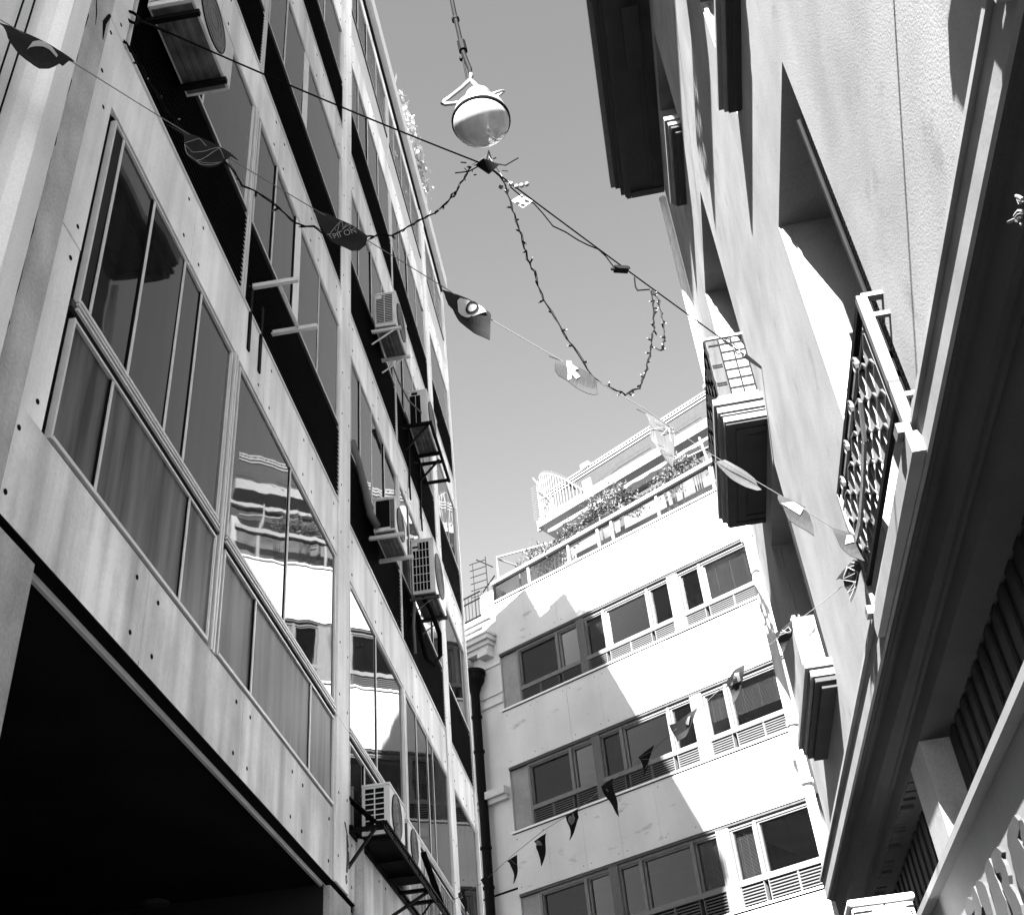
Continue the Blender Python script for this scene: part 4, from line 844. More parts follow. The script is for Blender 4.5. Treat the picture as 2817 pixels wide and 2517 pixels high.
# ------------------------------------------------------------------ old corner house beside it
OH = thing('old_house', 'pale old house with moulded cornice between the panelled office and the white office block', 'building', tuple(FF.P(-20, -CAMZ, -2)))
E0_ = -17.96
mb = MB().m('old_stucco'); mb.box(FF, -26, E0_, -CAMZ, 15.05, -6, -.10); mb.box(FF, -26, E0_-.32, 15.05, 16.15, -6, -.16); mb.box(FF, -18.50, E0_, 15.05, 17.05, -1.2, -.10); mb.build('wall', OH)
mb = MB().m('old_stucco')
for z0, z1, o in ((15.10, 15.24, .12), (15.24, 15.36, .20), (15.36, 15.50, .30), (15.50, 15.56, .34)): mb.box(FF, -26, E0_-.30+o*.75, z0, z1-.002, -.5, o)
mb.box(FF, -26, -18.95, 14.90, 15.08, -.4, .20); mb.box(FF, -18.52, -18.16, 14.90, 15.08, -.4, .22)
mb.box(FF, -26, E0_+.02, 14.62, 14.7, -.3, -.05); mb.box(FF, -26, E0_+.01, 13.75, 13.82, -.3, -.055); mb.box(FF, -26, E0_+.015, 13.45, 13.6, -.3, -.04)
mb.build('cornice', OH)
mb = MB().m('old_stucco'); mb.box(FF, -26, E0_-.18, 16.15, 16.28, -6, .02); mb.box(FF, -26, E0_-.22, 16.04, 16.149, -6, -.06); mb.build('parapet', OH)
mb = MB().m('old_stucco'); mb.box(FF, -26, E0_-.04, 10.86, 11.06, -.3, .16); mb.box(FF, -26, E0_-.06, 10.74, 10.859, -.3, .04); mb.m('joint_dark'); mb.box(FF, -26, E0_, 8.44, 8.49, -.3, -.09); mb.build('ledge', OH)
t = thing('roof_railing', 'thin iron railing on the parapet of the pale old house', 'railing', tuple(FF.P(-19, 16.3, -.1)))
mb = MB().m('black_metal')
for z in (16.42, 17.0, 17.22): mb.bar(FF.P(-20.5, z, -.1), FF.P(-18.5, z, -.1), .035)
for i in range(16): mb.bar(FF.P(-20.4+.13*i, 16.30, -.1), FF.P(-20.4+.13*i, 17.22, -.1), .018)
mb.build('bar', t)
t = thing('antenna', 'rooftop television antenna with many thin rods behind the railing of the old house', 'antenna', tuple(FF.P(-18.6, 17, -.8)))
mb = MB().m('black_metal'); s = 1.036
mb.bar(FF.P(-18.1*s, 16.2, -.8), FF.P(-18.1*s, 18.2*s, -.8), .03); mb.bar(FF.P(-18.6*s, 16.6, -.8), FF.P(-18.62*s, 18.15*s, -.8), .02); mb.build('mast', t)
mb = MB().m('black_metal')
for i in range(6):
    z = 17.0+.23*i; mb.bar(FF.P(-18.74*s, (z+.05)*s, -.8), FF.P(-18.12*s, (z-.05)*s, -.8), .02)
mb.bar(FF.P(-18.45*s, 18.25*s, -.8), FF.P(-17.85*s, 17.72*s, -.8), .035); mb.bar(FF.P(-18.3*s, 17.05*s, -.8), FF.P(-17.8*s, 17.4*s, -.8), .03)
mb.build('rod', t)
t = thing('drainpipe', 'black cast iron drainpipe with a hopper head on the wall of the pale old house', 'drainpipe', tuple(FF.P(-18.8, -CAMZ, .1)))
mb = MB().m('black_metal'); mb.tube([FF.P(-18.77, 14.0, .12), FF.P(-18.78, 11.1, .12), FF.P(-18.77, 10.7, .10), FF.P(-18.84, -CAMZ, .10)], .125, 10); mb.build('pipe', t)
mb = MB().m('black_metal'); mb.lathe(FF.P(-18.77, 13.85, .12), [(0, .12), (.12, .14), (.3, .19), (.45, .28), (.62, .31), (.62, .34), (.74, .34), (.74, .28)], 14); mb.build('hopper', t)
mb = MB().m('black_metal')
for z in (13.2, 12.2, 9.6, 8.6, 7.6): mb.tube([FF.P(-18.78, z, .11), FF.P(-18.78, z+.06, .11)], .155, 10)
mb.build('collar', t)

# ------------------------------------------------------------------ plants
def foliage(c, rad, n, size, m='leaf', stems=6, name='shrub', label='', group=None, cat='shrub', base=None, seed=1):
    random.seed(seed); c = Vector(c)
    t = thing(name, label, cat, tuple(base or c), group)
    mb = MB().m(m)
    blobs = [Vector((random.gauss(0, .5)*rad[0], random.gauss(0, .5)*rad[1], random.gauss(0, .45)*rad[2])) for _ in range(9)]
    for i in range(n):
        b = random.choice(blobs); p = c+b+Vector((random.gauss(0, .26)*rad[0], random.gauss(0, .26)*rad[1], random.gauss(0, .26)*rad[2]))
        d = Vector((random.gauss(0,1), random.gauss(0,1), random.gauss(0,1))).normalized(); u = d.orthogonal().normalized()
        l = size*random.uniform(.6, 1.4); w = l*.42
        mb.m('leaf_pale' if (m == 'leaf' and random.random() < .35) else m)
        mb.face([p-d*l/2, p+u*w/2, p+d*l/2, p-u*w/2])
    mb.build('leaves', t)
    st = MB().m('stem')
    b0_ = Vector(base or c-Vector((0, 0, rad[2])))
    for b in blobs[:stems]: st.tube([b0_+Vector((b.x*.3, b.y*.3, 0)), c+b*.55, c+b], [.022, .014, .006], 5)
    st.build('stem', t)
    return t
Gp = 'shrubs on the roof terrace'
ang = FT
def fol_axis(t_, z, o, rt, rz, n, label, seed, size=.10):
    random.seed(seed); c = FF.P(t_, z, o)
    t = thing('shrub', label, 'shrub', tuple(FF.P(t_, 16.6, o)), Gp)
    mb = MB(); st = MB().m('stem')
    blobs = [(random.uniform(-1, 1)*rt, random.uniform(-.8, .8)*rz, random.uniform(-.3, .3)) for _ in range(12)]
    for i in range(n):
        b = random.choice(blobs); p = c+FT*(b[0]+random.gauss(0, .2)*rt)+FN*(b[2]+random.gauss(0, .14))+Vector((0, 0, b[1]+b[0]*.05+random.gauss(0, .28)*rz))
        d = Vector((random.gauss(0,1), random.gauss(0,1), random.gauss(0,1))).normalized(); u = d.orthogonal().normalized(); l = size*random.uniform(.6, 1.4)
        mb.m('leaf_pale' if random.random() < .4 else 'leaf'); mb.face([p-d*l/2, p+u*l*.22, p+d*l/2, p-u*l*.22])
    for b in blobs[:7]: st.tube([FF.P(t_+b[0]*.5, 16.6, o), c+FT*b[0]*.7+Vector((0,0,b[1]*.3)), c+FT*b[0]+FN*b[2]+Vector((0,0,b[1]))], [.025, .015, .005], 5)
    mb.build('leaves', t); st.build('stem', t)
fol_axis(-15.95, 17.62, -.45, .95, .36, 1900, 'longest low shrub of the roof terrace, next to the spiky plant', 21)
fol_axis(-13.9, 17.98, -.45, .8, .45, 1700, 'tall leafy shrub in the middle of the roof terrace below the awning', 22)
fol_axis(-11.7, 17.88, -.45, .5, .32, 900, 'rounded shrub on the roof terrace under the end of the awning', 23)
fol_axis(-10.95, 17.95, -.45, .2, .2, 260, 'smallest shrub of the roof terrace, nearest the deep balcony', 24)
t = thing('spiky_plant', 'spiky yucca plant at the left end of the roof terrace', 'plant', tuple(FF.P(-17.2, 16.6, -.4)))
mb = MB().m('leaf'); random.seed(5); c_ = FF.P(-17.15, 17.42, -.35)
for i in range(46):
    d = Vector((random.gauss(0,1), random.gauss(0,1), random.gauss(.3,.8))).normalized(); u = d.orthogonal().normalized()*.02; l = random.uniform(.25, .42)
    mb.face([c_-u, c_+d*l, c_+u])
mb.build('leaves', t); st = MB().m('stem'); st.tube([FF.P(-17.15, 16.6, -.35), c_], .03, 6); st.build('stem', t)
foliage(LF.P(16.1, 20.95, .0), (.25, 1.3, .38), 700, .16, 'leaf_sunlit', 5, 'roof_plant', 'sunlit white leafy plant spilling over the white roof parapet of the panelled office', None, 'plant', tuple(LF.P(16.1, 20.45, -.2)), 31)
for i_, (a, zz_) in enumerate(((18.2, 20.9), (18.9, 20.8))):
    foliage(LF.P(a, zz_, -1.2), (.3, .5, .35), 300, .14, 'leaf', 5, 'roof_plant', ['small dark roof plant hidden behind the parapet, nearer the street lamp', 'small dark roof plant hidden behind the parapet at the far roof corner'][i_], None, 'plant', tuple(LF.P(a, 20.4, -1.2)), 33+i_)
# ------------------------------------------------------------------ air conditioners
GA = 'air conditioners on the panelled office'
def ac(y0, y1, z0, z1, o0, o1, label, kind, pipe=None, two=False):
    t = thing('air_conditioner', label, 'air conditioner', tuple(LF.P((y0+y1)/2, z0, (o0+o1)/2)), GA)
    b = MB().m('ac_white'); b.box(LF, y0+.004, y1, z0, z1-.03, o0, o1); b.m('ac_under'); b.box(LF, y0+.03, y1-.03, z0-.012, z0-.001, o0+.02, o1-.02)
    for q_ in (.3, .5, .7): b.box(LF, y0+.14, y1-.14, z0-.022, z0-.0121, o0+(o1-o0)*q_-.02, o0+(o1-o0)*q_+.02)
    b.build('casing', t, bevel=.012)
    b = MB().m('ac_white'); b.box(LF, y0-.006, y1+.006, z1-.03, z1, o0-.005, o1+.008); b.build('lid', t, bevel=.008)
    # near end face
    e = MB(); W = o1-o0; H = z1-z0
    if kind == 'grid':
        nx, nz = 5, 6
        e.m('joint_dark'); e.box(LF, y0-.003, y0+.003, z0+.04, z1-.06, o0+.02, o1-.07)
        e.m('ac_white')
        for i in range(nx+1): o_ = o0+.02+(W-.09)*i/nx; e.box(LF, y0-.008, y0-.003, z0+.04, z1-.06, o_-.004, o_+.004)
        for j in range(nz+1): z = z0+.04+(H-.10)*j/nz; e.box(LF, y0-.0075, y0-.0031, z-.004, z+.004, o0+.02, o1-.07)
        e.box(LF, y0-.009, y0-.0031, z1-.06-(H-.1)/nz, z1-.06, o0+.02, o0+.10)
        e.m('joint_dark'); e.box(LF, y0-.014, y0-.0091, z1-.16, z1-.13, o0+.02, o0+.10)
    elif kind == 'grid2':
        e.m('joint_dark'); e.box(LF, y0-.003, y0+.003, z0+.03, z1-.05, o0+.03, o1-.05); e.m('ac_white')
        for i in (0, 1, 2): o_ = o0+.03+(W-.08)*i/2; e.box(LF, y0-.008, y0-.003, z0+.03, z1-.05, o_-.006, o_+.006)
        for j in range(9): z = z0+.03+(H-.08)*j/8; e.box(LF, y0-.0075, y0-.0031, z-.005, z+.005, o0+.03, o1-.05)
    elif kind == 'slats':
        e.m('joint_dark'); e.box(LF, y0-.003, y0+.003, z0+.06, z1-.05, o0+.02, o1-.045); e.m('ac_white')
        for i in (.0, .5, 1): o_ = o0+.02+(W-.065)*i; e.box(LF, y0-.008, y0-.003, z0+.06, z1-.05, o_-.005, o_+.005)
        for j in range(17): z = z0+.06+(H-.11)*j/16; e.box(LF, y0-.0075, y0-.0031, z-.0045, z+.0045, o0+.02, o1-.045)
        e.box(LF, y0-.009, y0-.0031, z1-.13, z1-.05, o0+.02, o0+.11)
    elif kind == 'open':
        e.m('joint_dark'); e.box(LF, y0-.003, y0+.003, z0+.05, z1-.05, o0+.03, o1-.07); e.m('ac_under'); e.box(LF, y0-.004, y0+.0, z0+.02, z1-.05, o1-.065, o1-.01)
    else:
        e.m('joint_dark')
        for i in range(2): e.box(LF, y0-.003, y0+.003, z0+.04, z1-.12, o0+.03+i*W*.32, o0+.03+W*.29+i*W*.32)
        e.box(LF, y0-.003, y0+.003, z1-.10, z1-.05, o0+.06, o0+.16)
        e.m('louvre_light'); e.box(LF, y0-.006, y0-.001, z0+.03, z1-.04, o1-.11, o1-.03)
    e.build('end_grille', t)
    # fan on the street side
    f = MB().m('joint_dark'); cy, cz = y0+(y1-y0)*.45, (z0+z1)/2; R_ = min(H*.44, (y1-y0)*.42)
    f.lathe(LF.P(cy, cz, o1-.002), [(0, .001), (0, R_), (.012, R_), (.012, R_*.97)], 28, axis=LF.en)
    f.m('fan_mesh'); f.lathe(LF.P(cy, cz, o1+.004), [(0, .001), (.004, R_*.96)], 28, axis=LF.en)
    f.m('ac_under')
    for r_ in (.35, .6, .85):
        pts = [LF.P(cy+R_*r_*math.cos(a*math.pi/12), cz+R_*r_*math.sin(a*math.pi/12), o1+.012) for a in range(25)]; f.tube(pts, .003, 4, cap=False)
    f.build('fan_grille', t)
    return t
ac(11.80, 12.58, 11.74, 12.42, .08, .40, 'boxy white air conditioner with slatted end on a pale bracket, third floor beside the pilaster', 'slats')
ac(14.15, 15.05, 11.72, 12.46, .08, .40, 'air conditioner with dark end panels inside a black open frame, highest of the far group', 'dark')
ac(11.52, 12.20, 7.93, 8.44, .09, .37, 'weathered air conditioner with one black open end on pale brackets, second floor', 'open')
ac(14.02, 14.86, 8.46, 9.40, .07, .41, 'tall air conditioner with a grid of square holes on its end, over hanging hoses', 'grid')
ac(11.06, 11.78, 3.97, 4.50, .04, .33, 'air conditioner with ladder-like end grille, the front one in the black steel cradle', 'grid2')
ac(11.95, 12.62, 3.97, 4.42, .04, .33, 'air conditioner with a dark fan cover, the rear one in the black steel cradle', 'open')
ac(4.40, 5.22, 8.12, 8.72, .06, .42, 'air conditioner seen from below in the top left corner before the black louvres', 'slats')
# brackets -------------------------------------------------------------
def bracket(pairs, z, out, label, m='louvre_light', brace=True, drop=.30):
    t = thing('wall_bracket', label, 'bracket', tuple(LF.P(pairs[0], z, 0)), 'wall brackets of the air conditioners')
    for y in pairs:
        b = MB().m(m); b.box(LF, y-.02, y+.02, z-.045, z, -.05, out); b.box(LF, y-.02, y+.02, z-drop, z-.046, -.05, -.012)
        if brace: b.bar(LF.P(y, z-drop+.02, .0), LF.P(y, z-.05, out*.75), .022, .012)
        b.build('arm', t)
    return t
bracket((11.86, 12.50), 11.725, .46, 'pale bracket under the boxy air conditioner on the third floor')
bracket((11.60, 12.15), 7.915, .46, 'pale bracket under the weathered air conditioner with the open end', brace=False)
bracket((14.1, 14.75), 8.44, .45, 'grey bracket with crossed bars under the tall air conditioner', 'dark_frame')
bracket((4.5, 5.1), 8.1, .44, 'dark bracket under the air conditioner in the top left corner', 'black_metal', brace=False)
T_ = bracket((7.05, 7.68), 7.80, .46, 'empty grey bracket with two arms and nothing on it, below the second floor windows', 'aluminium', brace=False, drop=.02)
b = MB().m('aluminium'); b.bar(LF.P(7.08, 7.775, .27), LF.P(7.72, 7.79, .27), .03, .02); b.build('cross_bar', T_)
b = MB().m('black_metal')
for y in (7.05, 7.35): b.bar(LF.P(y, 7.80, .02), LF.P(y+.02, 7.0, .02), .05, .02)
b.build('post', T_)
t = thing('wall_bracket', 'black open steel frame with long braces around the highest far air conditioner', 'bracket', tuple(LF.P(14.6, 11.8, .2)))
b = MB().m('black_metal')
for y in (14.12, 14.95): b.bar(LF.P(y, 11.69, -.05), LF.P(y, 11.69, .47), .05)
for o_ in (.06, .45): b.bar(LF.P(14.1, 11.68, o_), LF.P(15.75, 11.66, o_), .045)
for y in (15.15, 15.7): b.bar(LF.P(y, 11.66, .0), LF.P(y, 11.66, .45), .045)
b.build('tray', t)
b = MB().m('black_metal')
for y in (14.15, 15.1): b = MB().m('black_metal'); b.bar(LF.P(y, 11.2, -.02), LF.P(y, 11.67, .40), .03); b.bar(LF.P(y, 11.67, .05), LF.P(y-.35, 11.42, -.02), .03); b.build('brace', t)
for y in (14.2, 15.1): b = MB().m('black_metal'); b.bar(LF.P(y, 11.75, .06), LF.P(y+.05, 10.55, .035), .03); b.bar(LF.P(y+.02, 10.3, .05), LF.P(y+.05, 10.6, .04), .05, .02); b.build('strut', t)
t = thing('steel_cradle', 'long black perforated steel cradle carrying two air conditioners near the bottom', 'bracket', tuple(LF.P(12, 3.9, .2)))
b = MB().m('black_metal')
for o_ in (.02, .36):
    b.bar(LF.P(10.62, 3.93, o_), LF.P(14.1, 3.93, o_), .075, .02); b.bar(LF.P(10.62, 3.90, o_), LF.P(14.1, 3.90, o_), .02, .06)
for y in (10.7, 11.1, 11.75, 12.3, 12.85, 13.3, 13.95): b.bar(LF.P(y, 3.91, -.03), LF.P(y, 3.91, .38), .07, .03)
b.box(LF, 11.05, 12.7, 3.94, 3.955, .03, .35)
b.build('tray', t)
for p_, q_, w_, h_ in (((10.62, 4.22, .0), (11.5, 3.95, .37), .06, .015), ((12.0, 3.35, -.03), (12.9, 3.9, .34), .07, .02), ((13.2, 3.45, -.03), (13.3, 3.9, .3), .05, .02), ((12.75, 4.30, .33), (13.6, 3.96, .36), .07, .015), ((10.66, 3.5, -.03), (10.66, 3.92, .3), .05, .02)):
    b = MB().m('black_metal'); b.bar(LF.P(*p_), LF.P(*q_), w_, h_); b.build('brace', t)
b = MB().m('ac_white')     # punched holes catch light: small pale discs let into the angle iron
for i in range(46):
    y = 10.75+i*.07
    b.disc(LF.P(y, 3.945, .371), LF.en, .009, 5, .002); b.disc(LF.P(y+.03, 3.918, .371), LF.en, .007, 5, .002)
b.build('punched_hole', t)
# hoses and cables on the facade
t = MB().m('cable_black'); t.tube([LF.P(14.1, 8.45, .2), LF.P(14.2, 8.25, .3), LF.P(14.45, 8.0, .36), LF.P(14.55, 7.7, .34), LF.P(14.45, 7.5, .26), LF.P(14.3, 7.55, .18), LF.P(14.25, 7.9, .12), LF.P(14.2, 8.2, .1)], .035, 8)
tag(t.build('hose', smooth=True), 'thick black hose looping under the tall air conditioner with the grid end', 'hose')
t = MB().m('cable_pale'); t.tube([LF.P(13.98, 8.3, .1), LF.P(13.95, 7.9, .08), LF.P(14.0, 7.5, .08)], .022, 8)
tag(t.build('hose', smooth=True), 'thin grey hose hanging straight beside the looped hose', 'hose')
t = MB().m('cable_pale'); t.tube([LF.P(10.68, 8.75, .02), LF.P(10.95, 8.55, .05), LF.P(11.15, 8.3, .08), LF.P(11.3, 8.05, .10), LF.P(11.5, 8.0, .14)], .05, 8)
tag(t.build('hose', smooth=True), 'fat pale wrapped hose running down the black louvres to the weathered air conditioner', 'hose')
t = MB().m('cable_pale'); t.tube([LF.P(13.3, 12.3, .02), LF.P(13.5, 12.15, .06), LF.P(13.8, 11.95, .16), LF.P(14.15, 11.95, .3)], .014, 6)
tag(t.build('hose', smooth=True), 'thin pale hose curving into the black frame of the highest far air conditioner', 'hose')
t = MB().m('concrete_rough'); t.tube([LF.P(10.98, 3.9, .02), LF.P(10.95, 3.2, .03), LF.P(10.93, 2.2, .03), LF.P(10.93, -CAMZ, .03)], .06, 8)
t.m('dark_frame'); t.tube([LF.P(11.1, 3.9, .02), LF.P(11.08, 2.6, .03), LF.P(11.1, -CAMZ, .03)], .03, 8)
tag(t.build('drain_hose', smooth=True), 'stained grey drain pipes going down the wall below the black steel cradle', 'pipe')
# the air conditioner on the plaster building, bottom edge
t = thing('air_conditioner', 'white air conditioner standing out of the plaster building at the bottom edge beside the signboard', 'air conditioner', tuple(RF.P(8.9, 1.4, .4)))
b = MB().m('ac_white'); b.box(RF, 8.52, 9.35, 1.35, 2.085, .16, .585); b.build('casing', t, bevel=.02)
b = MB().m('ac_white'); b.box(RF, 8.49, 9.38, 2.086, 2.13, .14, .605); b.build('lid', t, bevel=.015)
b = MB().m('ac_white'); b.box(RF, 8.505, 8.519, 1.6, 2.04, .22, .45); b.m('joint_dark')
for o_, z in ((.25, 1.97), (.42, 1.93), (.35, 1.9), (.52, 2.0), (.19, 2.0), (.5, 1.85), (.36, 2.07)): b.disc(RF.P(8.504, z, o_), -RF.ex, .009, 6, .003)
b.box(RF, 8.503, 8.506, 1.80, 1.806, .26, .40); b.box(RF, 8.503, 8.506, 1.80, 2.03, .23, .234); b.box(RF, 8.514, 8.519, 2.035, 2.05, .16, .58)
b.build('service_panel', t)

# ------------------------------------------------------------------ street lamp and wires
lc = Vector(LAMP[0]); R_ = .262
t = thing('street_lamp', 'white round street lamp with a glass bowl hanging on its rod above the wire junction', 'street lamp', tuple(lc))
b = MB().m('lamp_shell'); b.lathe(lc, [(-.011, .262), (.0, .268), (.012, .268), (.03, .262), (.10, .245), (.17, .205), (.225, .155), (.245, .132), (.25, .142), (.262, .142), (.266, .128), (.33, .122), (.345, .128), (.36, .125), (.375, .07), (.40, .045), (.50, .035), (.51, .001)], 40); b.build('hood', t, smooth=True)
b = MB().m('joint_dark'); b.lathe(lc, [(-.012, .276), (-.04, .276), (-.042, .262), (-.012, .25)], 40); b.build('gasket', t, smooth=True)
m = material('lamp_glass', .42, .12, noise=(5, .25), spec=.9)
b = MB().m('lamp_glass'); b.lathe(lc, [(-.03, .262), (-.06, .263), (-.10, .250), (-.14, .218), (-.175, .165), (-.20, .10), (-.212, .04), (-.215, .001)], 40); b.build('bowl', t, smooth=True)
b = MB().m('lamp_shell')
hx = Vector((1, 0, 0)); hy = Vector((0, 1, 0))
b.tube([lc+Vector((0, 0, .50)), lc+Vector((-.03, 0, .58)), lc+Vector((-.06, 0, .66))], [.03, .022, .012], 10)
pts = [lc+Vector(p) for p in ((-.12, -.02, .29), (-.24, -.03, .275), (-.32, -.03, .285), (-.345, -.03, .31), (-.33, -.02, .35), (-.26, -.01, .42), (-.15, 0, .54), (-.07, 0, .64), (-.045, 0, .70), (-.05, 0, .74))]
b.tube(pts, .02, 8); b.build('cable_loop', t, smooth=True)
b = MB().m('lamp_shell'); cl = [lc+Vector((.17+.08*math.cos(a*math.pi/9), -.10+.05*math.sin(a*math.pi/9), .20+.05*math.sin(a*math.pi/9+.6))) for a in range(19)]
b.tube(cl, .013, 6); b.bar(lc+Vector((.02,-.10,.23)), lc+Vector((.10,-.25,-.02)), .035, .02); b.build('catch', t)
top = Vector(LAMP[2]); rod0 = lc+Vector((-.055, 0, .74)); rd = Vector((-.02, .0, 1.)).normalized()
b = MB().m('black_metal')
b.tube([rod0, rod0+Vector((.0, 0, .08)), rod0+Vector((-.02, 0, .2)), rod0+Vector((-.045, 0, .36)), rod0+Vector((-.085, -.01, .9)), rod0+Vector((-.40, 0, 6.2))], [.022, .025, .024, .024, .024, .024], 8)
b.tube([rod0+Vector((-.035, 0, -.12)), rod0+Vector((-.06, 0, .34))], .010, 6); b.tube([rod0+Vector((-.045, 0, .40)), rod0+Vector((-.058, 0, .56))], .045, 8); b.tube([rod0+Vector((-.09, 0, .96)), rod0+Vector((-.093, 0, .99))], .042, 8)
b.tube([rod0+Vector((-.07, 0, .26)), rod0+Vector((-.072, 0, .30))], .022, 6)
b.build('rod', t)
hubv = Vector(HUB); AL = Vector(ANCL); AR = Vector(ANCR)
def wire(name, pts, r, label, m='cable_black', cat='wire', group=None, parts=None):
    b = MB().m(m); b.tube(pts, r, 6); o = b.build(name); return tag(o, label, cat, group)
def sag(p, q, s, n=14): return [p.lerp(q, i/n)+Vector((0, 0, -s*4*(i/n)*(1-i/n))) for i in range(n+1)]
wire('span_wire', [Vector((-2.8, 4.6, 17.6)), rod0+Vector((-.40, 0, 6.2)), Vector((1.9, 4.6, 15.6))], .012, 'high wire across the street above the photo that carries the lamp rod')
t = thing('span_wire', 'black wire from the ring on the panelled office to the junction under the lamp', 'wire', tuple(AL), 'main span wires')
b = MB().m('cable_black'); b.tube(sag(AL+(hubv-AL)*.10, hubv, .03), .0075, 6); b.build('wire', t)
b = MB().m('black_metal'); d = (hubv-AL).normalized()
b.tube([AL-d*.75+Vector((-.25, 0, .05)), AL-d*.42], .017, 6); b.tube([AL-d*.42, AL-d*.03], .020, 8); b.tube([AL-d*.18, AL-d*.12], .032, 8); b.tube([AL+d*.10, AL+(hubv-AL)*.10], .012, 6)
ring = [AL+d*(.04+.05*math.cos(a*math.pi/10))+Vector((0, -.2, 1)).normalized()*(.05*math.sin(a*math.pi/10)) for a in range(21)]
b.tube(ring, .012, 6); b.build('turnbuckle', t)
t = thing('span_wire', 'black wire from the dark junction under the lamp to the hook on the plaster building', 'wire', tuple(AR), 'main span wires')
b = MB().m('cable_black'); b.tube(sag(hubv, AR+(hubv-AR)*.10, .02), .0075, 6); b.build('wire', t)
b = MB().m('rail_iron'); d = (hubv-AR).normalized(); L_ = (hubv-AR).length
b.tube([AR, AR+d*.12, AR+d*.3], [.015, .022, .03], 6); b.tube([AR+d*.3, AR+d*.36], .012, 6)
ring = [AR+d*(.42+.06*math.cos(a*math.pi/10))+Vector((0, 0, 1))*(.06*math.sin(a*math.pi/10)) for a in range(21)]; b.tube(ring, .008, 6); b.tube([AR+d*.48, AR+d*.62], .014, 6)
b.tube([AR+Vector(RN)*.05, AR], .012, 6); b.build('turnbuckle', t)
wire('drop_wire', [lc+Vector((.03, .38, -.10)), hubv+Vector((.03, .02, .22)), hubv+Vector((0, 0, .05))], .006, 'short wire from the lamp bowl down to the dark junction', cat='wire')
wire('drop_wire', [lc+Vector((-.16, .40, -.12)), hubv+Vector((.02, .02, .16)), hubv+Vector((.12, .05, -.12))], .003, 'thin pale wire looping from behind the lamp to the dark junction', 'cable_pale')
t = thing('junction_box', 'small black taped junction where the wires meet below the lamp', 'junction', tuple(hubv))
b = MB().m('black_metal'); random.seed(8)
bm_ = [hubv+Vector(p) for p in ((-.10,0,.03),(.03,.02,.09),(.11,0,-.02),(.02,-.02,-.14),(.0,.08,-.02),(-.02,-.08,.0))]
for f in ((0,1,4),(0,5,1),(1,2,4),(1,5,2),(2,3,4),(2,5,3),(3,0,4),(3,5,0)): b.face([bm_[i] for i in f])
b.build('body', t)
b = MB().m('cable_black')
for i in range(14):
    p = hubv+Vector((random.uniform(-.2,.15), random.uniform(-.04,.04), random.uniform(-.07,.08))); q = p+Vector((random.uniform(-.05,.05), random.uniform(-.03,.03), random.uniform(-.06,.06))); b.tube([p, q], random.choice((.003,.004,.006)), 5)
for s in (-1, 1):
    b.tube([hubv+Vector((s*.05,0,.02)), hubv+Vector((s*.16,0,-.04)), hubv+Vector((s*.28,0,.03*s))], .006, 5)
b.build('loose_wire', t)
def light_string(pts, label, step, seed, m='cable_black', r=.006):
    random.seed(seed); P_ = [Vector(p) for p in pts]
    t = thing('fairy_lights', label, 'string lights', tuple(P_[0]), 'fairy light strings')
    fine = []
    for i in range(len(P_)-1):
        n = max(2, int((P_[i+1]-P_[i]).length/.05))
        for j in range(n): fine.append(P_[i].lerp(P_[i+1], j/n)+Vector([random.gauss(0, .006) for _ in range(3)]))
    fine.append(P_[-1])
    b = MB().m(m); b.tube(fine, r, 5); b.tube([p+Vector((.012*math.sin(i*.9), 0, .012*math.cos(i*.9))) for i, p in enumerate(fine)], r*.6, 4); b.build('cord', t)
    proto = None; acc = 0
    for i in range(1, len(fine)):
        acc += (fine[i]-fine[i-1]).length
        if acc >= step:
            acc = random.uniform(-.02, .02)
            if proto is None:
                b = MB().m('cable_black'); b.tube([(0,0,0), (0,0,.038)], [.007, .009], 6); b.m('bulb_tip'); b.tube([(0,0,.038), (0,0,.05), (0,0,.056)], [.006, .006, .002], 6)
                bb = MB(); bb.__dict__ = b.__dict__
                proto = bb.build('bulb', t); o = proto
            else:
                o = proto.copy(); COL.objects.link(o); o.parent = t
            d = Vector((random.gauss(0, .8), random.gauss(0, .5), random.gauss(.0, .9))).normalized()
            o.rotation_euler = d.to_track_quat('Z', 'Y').to_euler(); o.location = fine[i]-WL[t.name]
light_string(LIGHTS_A, 'dark fairy light string sagging from the panelled office to the junction under the lamp', .17, 2)
light_string(LIGHTS_B, 'longest fairy light string, looping down from the junction and up to the right wire', .11, 3)
light_string(LIGHTS_C, 'short doubled loop of fairy lights dangling from the right hand wire', .06, 4, r=.0035)
wire('feed_cable', [Vector(p) for p in FEED], .0065, 'slack black feed cable drooping along the right hand wire', cat='cable')
wire('plug_lead', [Vector(p) for p in PLUG], .007, 'short plug lead hanging where the dangling fairy lights begin', cat='cable')
p = Vector(FEED[-1]); b = MB().m('black_metal'); b.bar(p-Vector((.07,.02,-.01)), p+Vector((.06,.02,.01)), .065, .04); b.bar(p-Vector((.10,.03,.0)), p+Vector((.08,.02,.03)), .018, .018)
tag(b.build('adapter'), 'black plug adapter clipped to the right hand wire', 'adapter')
p = Vector(FEED[1]); b = MB().m('tag_paper'); b.face([p+Vector((-.12,0,.02)), p+Vector((-.03,0,-.10)), p+Vector((.06,.01,-.02)), p+Vector((-.03,.01,.09))])
o = tag(b.build('paper_tag'), 'small grey paper tag hanging from the wire right of the junction', 'tag'); sm = o.modifiers.new('solid', 'SOLIDIFY'); sm.thickness = .003
t = MB().m('terrace_white'); q = Vector(FEED[0])
for i in range(6): t.lathe(q+Vector((-.08+.045*i, .02*math.sin(i*2), .02*math.cos(i*3))), [(-.022, .001), (-.015, .017), (0, .023), (.015, .017), (.022, .001)], 8, axis=(random.random(), random.random(), 1))
tag(t.build('tape_knot', smooth=True), 'white knotted tape on the wire just right of the junction', 'tape')

